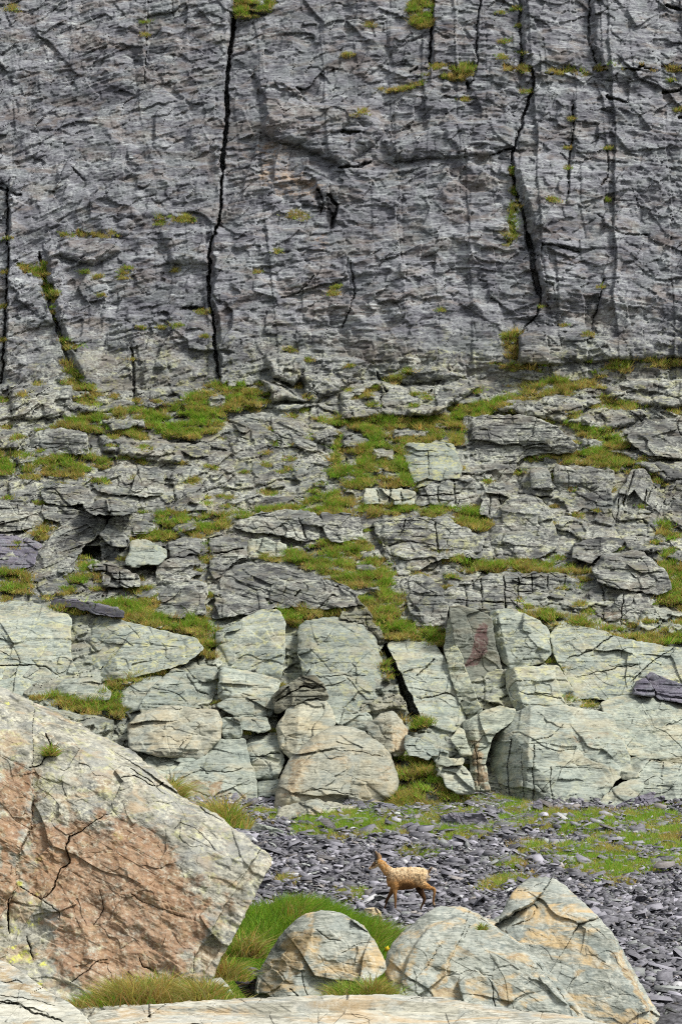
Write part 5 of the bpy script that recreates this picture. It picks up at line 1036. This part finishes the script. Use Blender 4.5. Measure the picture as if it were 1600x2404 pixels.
def bank_grass():
    rng = np.random.RandomState(8); n = 60000
    X = rng.normal(-.55, 1.4, n); Y = rng.normal(24.0, 2.3, n)
    k = (np.exp(-((X+.55)/1.85)**2-((Y-24.3)/3.2)**2) > .17+.10*fbm(X/.5, Y/.8, 2, 1)) & (Y > 18.5) & (Y < 29); X, Y = X[k], Y[k]
    # strip between the banded boulders, reaching right along the foot of the scree
    m = 9000; X2 = rng.uniform(-.6, 1.7, m); Y2 = 25.2+rng.normal(0, .8, m)+.25*X2
    k = fbm(X2/.5, Y2/.5, 2, 4) > -.35+.45*sstep(.6, 1.6, X2); X2, Y2 = X2[k], Y2[k]
    X = np.concatenate([X, X2]); Y = np.concatenate([Y, Y2]); n = len(X)
    # dark hollow in front of the bank, at the foot of the big boulder
    m = 7000; X3 = rng.normal(-1.75, .5, m); Y3 = rng.uniform(17.6, 20.5, m)
    X = np.concatenate([X, X3]); Y = np.concatenate([Y, Y3]); n = len(X)
    C = np.stack([X, Y, gz(X, Y)], -1)
    cl = fbm(X/.35, Y/.5, 3, 2)
    L = rng.uniform(.16, .36, n)*(1+.35*cl)*np.where(Y < 21, .8, 1)
    dry = .0+.35*sstep(.2, .6, cl)+.12*(Y < 22.3)*sstep(-.2, .4, fbm(X/.4, Y/.4, 2, 6))
    col = grass_cols(rng, n, dry)*np.exp(rng.normal(.02, .15, (n, 1)))
    lean = np.stack([.28+.2*cl, -.3+.25*fbm(X/.6, Y/.6, 2, 3), 0*X], -1)
    V, q, t, cc = blades(rng, C, L, rng.uniform(.007, .014, n), lean, col, 2, .55)
    me = mesh_np('bank_grass', V, q, t, mat=M['grass'], cols=dict(tone=cc), smooth=False)
    tag(link('bank_grass', me), 'lush green grass covering the bank between the big boulder and the scree', 'grass', None, 'stuff')
bank_grass()

def tussock(label, pix, Y, n, wid, dep, L, dryness, seed, zoff=0.0, lean=(0, 0, 0), side=None):
    rng = np.random.RandomState(seed)
    c = P(pix[0], pix[1], Y)
    X = rng.normal(0, wid*.42, n); D = rng.normal(0, dep*.4, n)
    X = np.clip(X, -wid, wid)
    hump = np.exp(-(X/wid)**2*1.5)
    zz = hump*.10*wid
    C = np.stack([X, D, zz-.05], -1)
    cl = fbm(X/.16+seed, D/.16, 2, 1)
    Ls = L*(.45+.75*hump)*rng.uniform(.3, 1.25, n)*(1+.5*cl)
    dry = np.clip(dryness+.6*cl+.5*(D < -.12*dep)+.25*(rng.rand(n) < .2), 0, 1)
    col = grass_cols(rng, n, dry)
    ln = np.stack([X/wid*.8+lean[0], D/dep*.5+lean[1]-.15, np.zeros(n)+lean[2]], -1)
    V, q, t, cc = blades(rng, C, Ls, rng.uniform(.003, .010, n)*Y/15, ln+rng.normal(0, .35, (n, 3))*np.array([1, 1, .2]), col, 2, .75)
    me = mesh_np('grass_tussock', V, q, t, mat=M['grass'], cols=dict(tone=cc), smooth=False)
    o = link('grass_tussock', me); o.location = c+np.array([0, 0, zoff])
    return tag(o, label, 'grass tussock')
tussock('wide straw-tipped grass tussock in front of the huge rusty boulder', (345, 2352), 14.0, 6500, .54, .40, .155, .40, 1)
tussock('low grass fringe along the pale flat-topped rock left of the small grey stone', (490, 2345), 13.8, 2200, .24, .25, .15, .5, 2)
tussock('dark green tussock between the tan-banded boulder and the grey boulder', (850, 2340), 17.3, 3500, .30, .30, .19, .2, 3)
tussock('grass tuft growing from the notch on the rusty boulder ridge', (398, 1870), 17.6, 700, .10, .10, .22, .55, 4, lean=(.5, 0, .2))
tussock('tall thin grass tuft behind the sloping ridge of the rusty boulder', (525, 1935), 18.6, 1500, .24, .2, .24, .45, 5, lean=(-.4, 0, .3))
tussock('small green tuft in a pocket high on the rusty boulder', (119, 1762), 17.0, 350, .055, .05, .10, .15, 6)
tussock('tiny tuft at the seam between the banded boulders', (1131, 2172), 19.7, 120, .04, .04, .10, .3, 7)
tussock('dark ferny tuft beside the violet stone in the hollow', (560, 2240), 20.5, 1500, .3, .3, .26, .05, 8)
tussock('short tussock under the right edge of the rusty boulder', (530, 2290), 17.0, 1300, .2, .2, .17, .3, 9)
# a single yellow flower in the grass
fl = bpy.data.objects.new('flower', None); COL.objects.link(fl); fl.location = P(908, 2228, 21.3)
tag(fl, 'single yellow flower in grass beside the tan-banded boulder', 'flower')
def simple_mat(name, col, rough=.6):
    N = NT(name); f = N.noise(N.objc(), 40, 3, .5)
    return N.done(N.mix(N.ramp(f, .3, .7), tuple(c*.75 for c in col), col), rough, None)
yel = simple_mat('yellow petals', (.75, .55, .02)); grn = simple_mat('flower stalk', (.10, .18, .04))
ang = np.arange(10)/10*6.283
Vp = [[0, -.004, 0]]+[[math.cos(a)*.038*(1 if i % 2 == 0 else .6), -.012*(i % 2)-.002, math.sin(a)*.038*(1 if i % 2 == 0 else .6)] for i, a in enumerate(ang)]+[[0, .012, 0]]
tp = [[0, 1+i, 1+(i+1) % 10] for i in range(10)]+[[11, 1+(i+1) % 10, 1+i] for i in range(10)]
link('petals', mesh_np('petals', np.array(Vp), None, tp, mat=yel), fl)
st = [[math.cos(a)*.004, math.sin(a)*.004, z] for z in (-.22, 0) for a in (0, 2.1, 4.2)]
link('stalk', mesh_np('stalk', np.array(st), [[0, 1, 4, 3], [1, 2, 5, 4], [2, 0, 3, 5]], mat=grn), fl)
# ------------------------------------------------------------------ chamois
def tube(pts, kk=16):
    """pts: (x, y, z, rx, rz) -> closed lofted tube; rx half width across the body, rz in its plane"""
    p = np.array([q[:3] for q in pts], float); r = np.array([q[3:5] for q in pts], float)
    # resample smoothly
    t = np.arange(len(p)); tt = np.linspace(0, len(p)-1, (len(p)-1)*6+1)
    def cr(a):
        out = []
        for x in tt:
            i = min(int(x), len(a)-2); f = x-i
            p0, p1, p2, p3 = a[max(i-1, 0)], a[i], a[i+1], a[min(i+2, len(a)-1)]
            out.append(.5*((2*p1)+(-p0+p2)*f+(2*p0-5*p1+4*p2-p3)*f*f+(-p0+3*p1-3*p2+p3)*f**3))
        return np.array(out)
    p = cr(p); r = np.maximum(cr(r), .003)
    tg = np.gradient(p, axis=0); tg /= np.linalg.norm(tg, axis=1)[:, None]
    Y = np.array([0, 1., 0]); V = []
    for c, d, (rx, rz) in zip(p, tg, r):
        n = np.cross(Y, d); l = np.linalg.norm(n); n = n/l if l > 1e-6 else np.array([1., 0, 0])
        yy = np.cross(d, n)
        for k in range(kk):
            a = k/kk*6.283185
            V.append(c+yy*math.cos(a)*rx+n*math.sin(a)*rz)
    n = len(p); V += [p[0]-tg[0]*r[0].min()*.5, p[-1]+tg[-1]*r[-1].min()*.5]
    F = [[i*kk+k, i*kk+(k+1) % kk, (i+1)*kk+(k+1) % kk, (i+1)*kk+k] for i in range(n-1) for k in range(kk)]
    T = [[n*kk, (k+1) % kk, k] for k in range(kk)]+[[n*kk+1, (n-1)*kk+k, (n-1)*kk+(k+1) % kk] for k in range(kk)]
    return np.array(V), F, T
SZm = .00120
def zz(x, y, yy=0.0): return ((x-900)*SZm, yy, (1152-y)*SZm)
def L_(x, y, off, r, asp=1.0): return (*zz(x, y, off), r*SZm*asp, r*SZm)
def body_tube(st):
    return [(*zz(x, (a+b)/2), w, (b-a)/2*SZm) for x, a, b, w in st]
parts = [
 body_tube([(572,585,700,.045),(600,535,760,.085),(650,498,798,.112),(720,480,815,.130),(800,474,812,.140),(880,470,806,.142),(960,466,785,.135),(1030,466,768,.125),(1100,476,745,.118),(1160,505,715,.10),(1195,545,680,.07),(1212,580,640,.035)]),
 [L_(690,600,0,100,.75),L_(620,560,0,84,.75),L_(560,505,0,76,.75),L_(505,448,0,64,.78),L_(458,390,0,53,.85)],
 [L_(478,385,0,40,.9),L_(440,395,0,55,.85),L_(402,422,0,50,.8),L_(368,452,0,40,.72),L_(336,477,0,29,.75),L_(308,492,0,21,.85),L_(294,497,0,13,.9)],
 [L_(450,350,-.035,13,.5),L_(430,305,-.05,22,.45),L_(408,258,-.06,17,.45),L_(392,222,-.062,5,.6)],
 [L_(476,352,.035,13,.5),L_(466,312,.055,21,.45),L_(448,272,.068,16,.45),L_(434,245,.07,5,.6)],
 # legs: near fore, far fore, near hind (pushed back), far hind
 [L_(715,640,-.075,80,.55),L_(700,740,-.085,58,.65),L_(686,815,-.085,38,.8),L_(690,890,-.085,25),L_(692,945,-.085,23),L_(690,1020,-.085,15),L_(692,1085,-.085,15),L_(690,1115,-.085,19),L_(676,1150,-.085,17)],
 [L_(690,650,.075,80,.55),L_(672,745,.085,56,.65),L_(645,830,.085,38,.8),L_(600,905,.085,26),L_(572,955,.085,23),L_(552,1020,.085,15),L_(540,1065,.085,15),L_(530,1090,.085,18),L_(516,1118,.085,17)],
 [L_(1080,580,-.06,120,.62),L_(1075,670,-.08,105,.58),L_(1110,725,-.085,72,.65),L_(1180,762,-.088,46,.75),L_(1245,785,-.088,30),L_(1282,800,-.088,27),L_(1284,850,-.088,22),L_(1272,930,-.088,17),L_(1264,985,-.088,17),L_(1272,1015,-.088,20),L_(1282,1045,-.088,18)],
 [L_(1090,590,.06,115,.6),L_(1060,700,.08,95,.58),L_(1070,800,.085,62,.7),L_(1105,875,.085,40,.8),L_(1136,935,.085,28),L_(1128,985,.085,22),L_(1096,1050,.085,16),L_(1078,1095,.085,16),L_(1062,1120,.085,19),L_(1044,1146,.085,17)],
 [L_(1185,560,0,17),L_(1205,530,0,20),L_(1228,498,0,16),L_(1250,483,0,12),L_(1268,478,0,6)],
]
Vs, Q, T = [], [], []; o = 0
for pt in parts:
    V, f, t = tube(pt); Vs.append(V); Q += [[i+o for i in q] for q in f]; T += [[i+o for i in q] for q in t]; o += len(V)
raw = link('raw_body', mesh_np('raw', np.concatenate(Vs), Q, T))
md = raw.modifiers.new('r', 'REMESH'); md.mode = 'VOXEL'; md.voxel_size = .0075
md = raw.modifiers.new('s', 'SMOOTH'); md.factor = .5; md.iterations = 4
dg = bpy.context.evaluated_depsgraph_get()
bm_ = bpy.data.meshes.new_from_object(raw.evaluated_get(dg)); bpy.data.objects.remove(raw)
n = len(bm_.vertices); co = np.empty(n*3, np.float32); bm_.vertices.foreach_get('co', co); co = co.reshape(-1, 3)
nrm = np.empty(n*3, np.float32); bm_.vertices.foreach_get('normal', nrm); nrm = nrm.reshape(-1, 3)
_x, _y = co[:, 0]/SZm+900, 1152-co[:, 2]/SZm
fur = .010*fbm(_x/26+_y/60, _y/40-co[:, 1]*12, 3, 4)*((_y < 800) & (_x > 520))
co = (co+nrm*fur[:, None]).astype(np.float32); bm_.vertices.foreach_set('co', co.ravel())
x = co[:, 0]/SZm+900; y = 1152-co[:, 2]/SZm; yy = co[:, 1]
def blob(cx, cy, rx, ry, soft=.35):
    d = np.hypot((x-cx)/rx, (y-cy)/ry)+.14*fbm(x/22, y/22, 2, 3); return 1-sstep(1-soft, 1+soft, d)
col = np.tile(np.array([.55, .30, .11]), (n, 1))
def lay(mask, c): 
    global col
    col = col*(1-mask[:, None])+np.array(c)*mask[:, None]
lay(sstep(690, 520, y)*sstep(560, 640, x)*.85 if False else (1-sstep(520, 720, y+20*fbm(x/30, y/30, 2, 1)))*sstep(545, 660, x)*.95, (.95, .78, .50))
lay(blob(1090, 620, 130, 120)*.55, (.85, .66, .38))
lay((1-sstep(500, 640, x))*(y > 330)*.6, (.66, .37, .12))
lay(blob(860, 760, 130, 62, .5)*(y > 690)*.9, (.15, .075, .03))
lay(sstep(820, 930, y), (.15, .075, .032)); lay(blob(690, 900, 40, 150)*.55, (.36, .20, .08)); lay(blob(1262, 880, 40, 110)*.5, (.34, .19, .08))
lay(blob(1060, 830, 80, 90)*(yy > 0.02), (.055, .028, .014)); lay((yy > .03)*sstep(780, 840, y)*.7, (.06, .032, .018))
lay(blob(1282, 1020, 20, 25)*.7, (.55, .42, .28)); lay(blob(690, 1100, 24, 24)*.4, (.45, .32, .2)); lay(blob(1190, 630, 34, 70), (.78, .73, .62))
lay(blob(1200, 585, 14, 55), (.05, .03, .02)); lay(blob(1232, 505, 46, 46), (.045, .022, .014))
lay(blob(400, 388, 34, 40), (.02, .012, .01)); lay(blob(365, 440, 36, 28)*.95, (.05, .03, .02)); lay(blob(338, 468, 22, 15)*.95, (.05, .03, .02)); lay(blob(420, 350, 15, 20)*.6, (.05, .03, .02))
lay(blob(345, 500, 45, 20), (.70, .58, .40)); lay(blob(415, 470, 45, 30)*.9, (.66, .48, .26)); lay(blob(308, 492, 10, 10), (.03, .02, .02))
lay(blob(418, 262, 22, 60)*.85, (.12, .09, .07)); lay(blob(455, 290, 22, 55)*.6, (.42, .33, .24))
lay(sstep(.2, .5, fbm(x/24, y/20+yy*40, 3, 5))*(x > 540)*(y < 720)*.5, (.42, .25, .11)); lay((fbm(x/11, y/11+yy*90, 2, 5) > .5)*(x > 560)*(y < 700)*.55, (.16, .08, .04))
lay((fbm(x/14, y/14, 2, 2) > .45)*(y < 640)*.45, (.80, .68, .45))
N = NT('chamois coat'); p = N.objc()
ct = N.attr('coat').outputs['Color']; f = N.noise(N.mapp(p, rot=(0, .5, 0), scl=(1, 1, 2.5)), 55, 5, .65)
N.done(N.mix(N.ramp(f, .35, .7), N.mix(1.0, ct, (.55, .48, .42), 'MULTIPLY'), ct), .9, f, .6, .012, .1)
cm = N.m
at = bm_.attributes.new('coat', 'FLOAT_COLOR', 'POINT'); at.data.foreach_set('color', np.concatenate([col, np.ones((n, 1))], 1).astype(np.float32).ravel())
bm_.materials.clear(); bm_.materials.append(cm); bm_.name = 'chamois'
bm_.polygons.foreach_set('use_smooth', np.ones(len(bm_.polygons), bool))
ch = link('chamois', bm_)
gp = gpix(957, 2154)[0]
ch.location = (gp[0]+.02, gp[1], gp[2]+.085)
tag(ch, 'tan moulting chamois walking left across the violet scree', 'chamois')
horn = simple_mat('horn', (.035, .03, .028), .5); hoofm = simple_mat('hoof', (.05, .042, .036), .5); eyem = simple_mat('eye', (.012, .01, .01), .15)
def child(name, pt, mat, kk=10):
    V, f, t = tube(pt, kk); return link(name, mesh_np(name, V, f, t, mat=mat), ch)
for s, dx in ((-1, 0), (1, 14)):
    child('horn', [L_(412+dx, 352, .018*s, 9), L_(392+dx, 300, .022*s, 8), L_(370+dx, 240, .026*s, 6.5), L_(358+dx, 208, .028*s, 5), L_(366+dx, 196, .029*s, 4), L_(378+dx, 206, .029*s, 2.5)], horn)
    child('eye', [L_(398, 385, .033*s, 3), L_(402, 384, .036*s, 9), L_(407, 383, .034*s, 3)], eyem)
for hx, hy, off, dx, dy in ((684, 1140, -.085, -16, 18), (523, 1110, .085, -15, 16), (1280, 1045, -.088, 8, 24), (1052, 1136, .085, -17, 16)):
    child('hoof', [L_(hx+6, hy-12, off, 17), L_(hx, hy, off, 20), L_(hx+dx*.6, hy+dy*.6, off, 19), L_(hx+dx, hy+dy, off, 13)], hoofm)
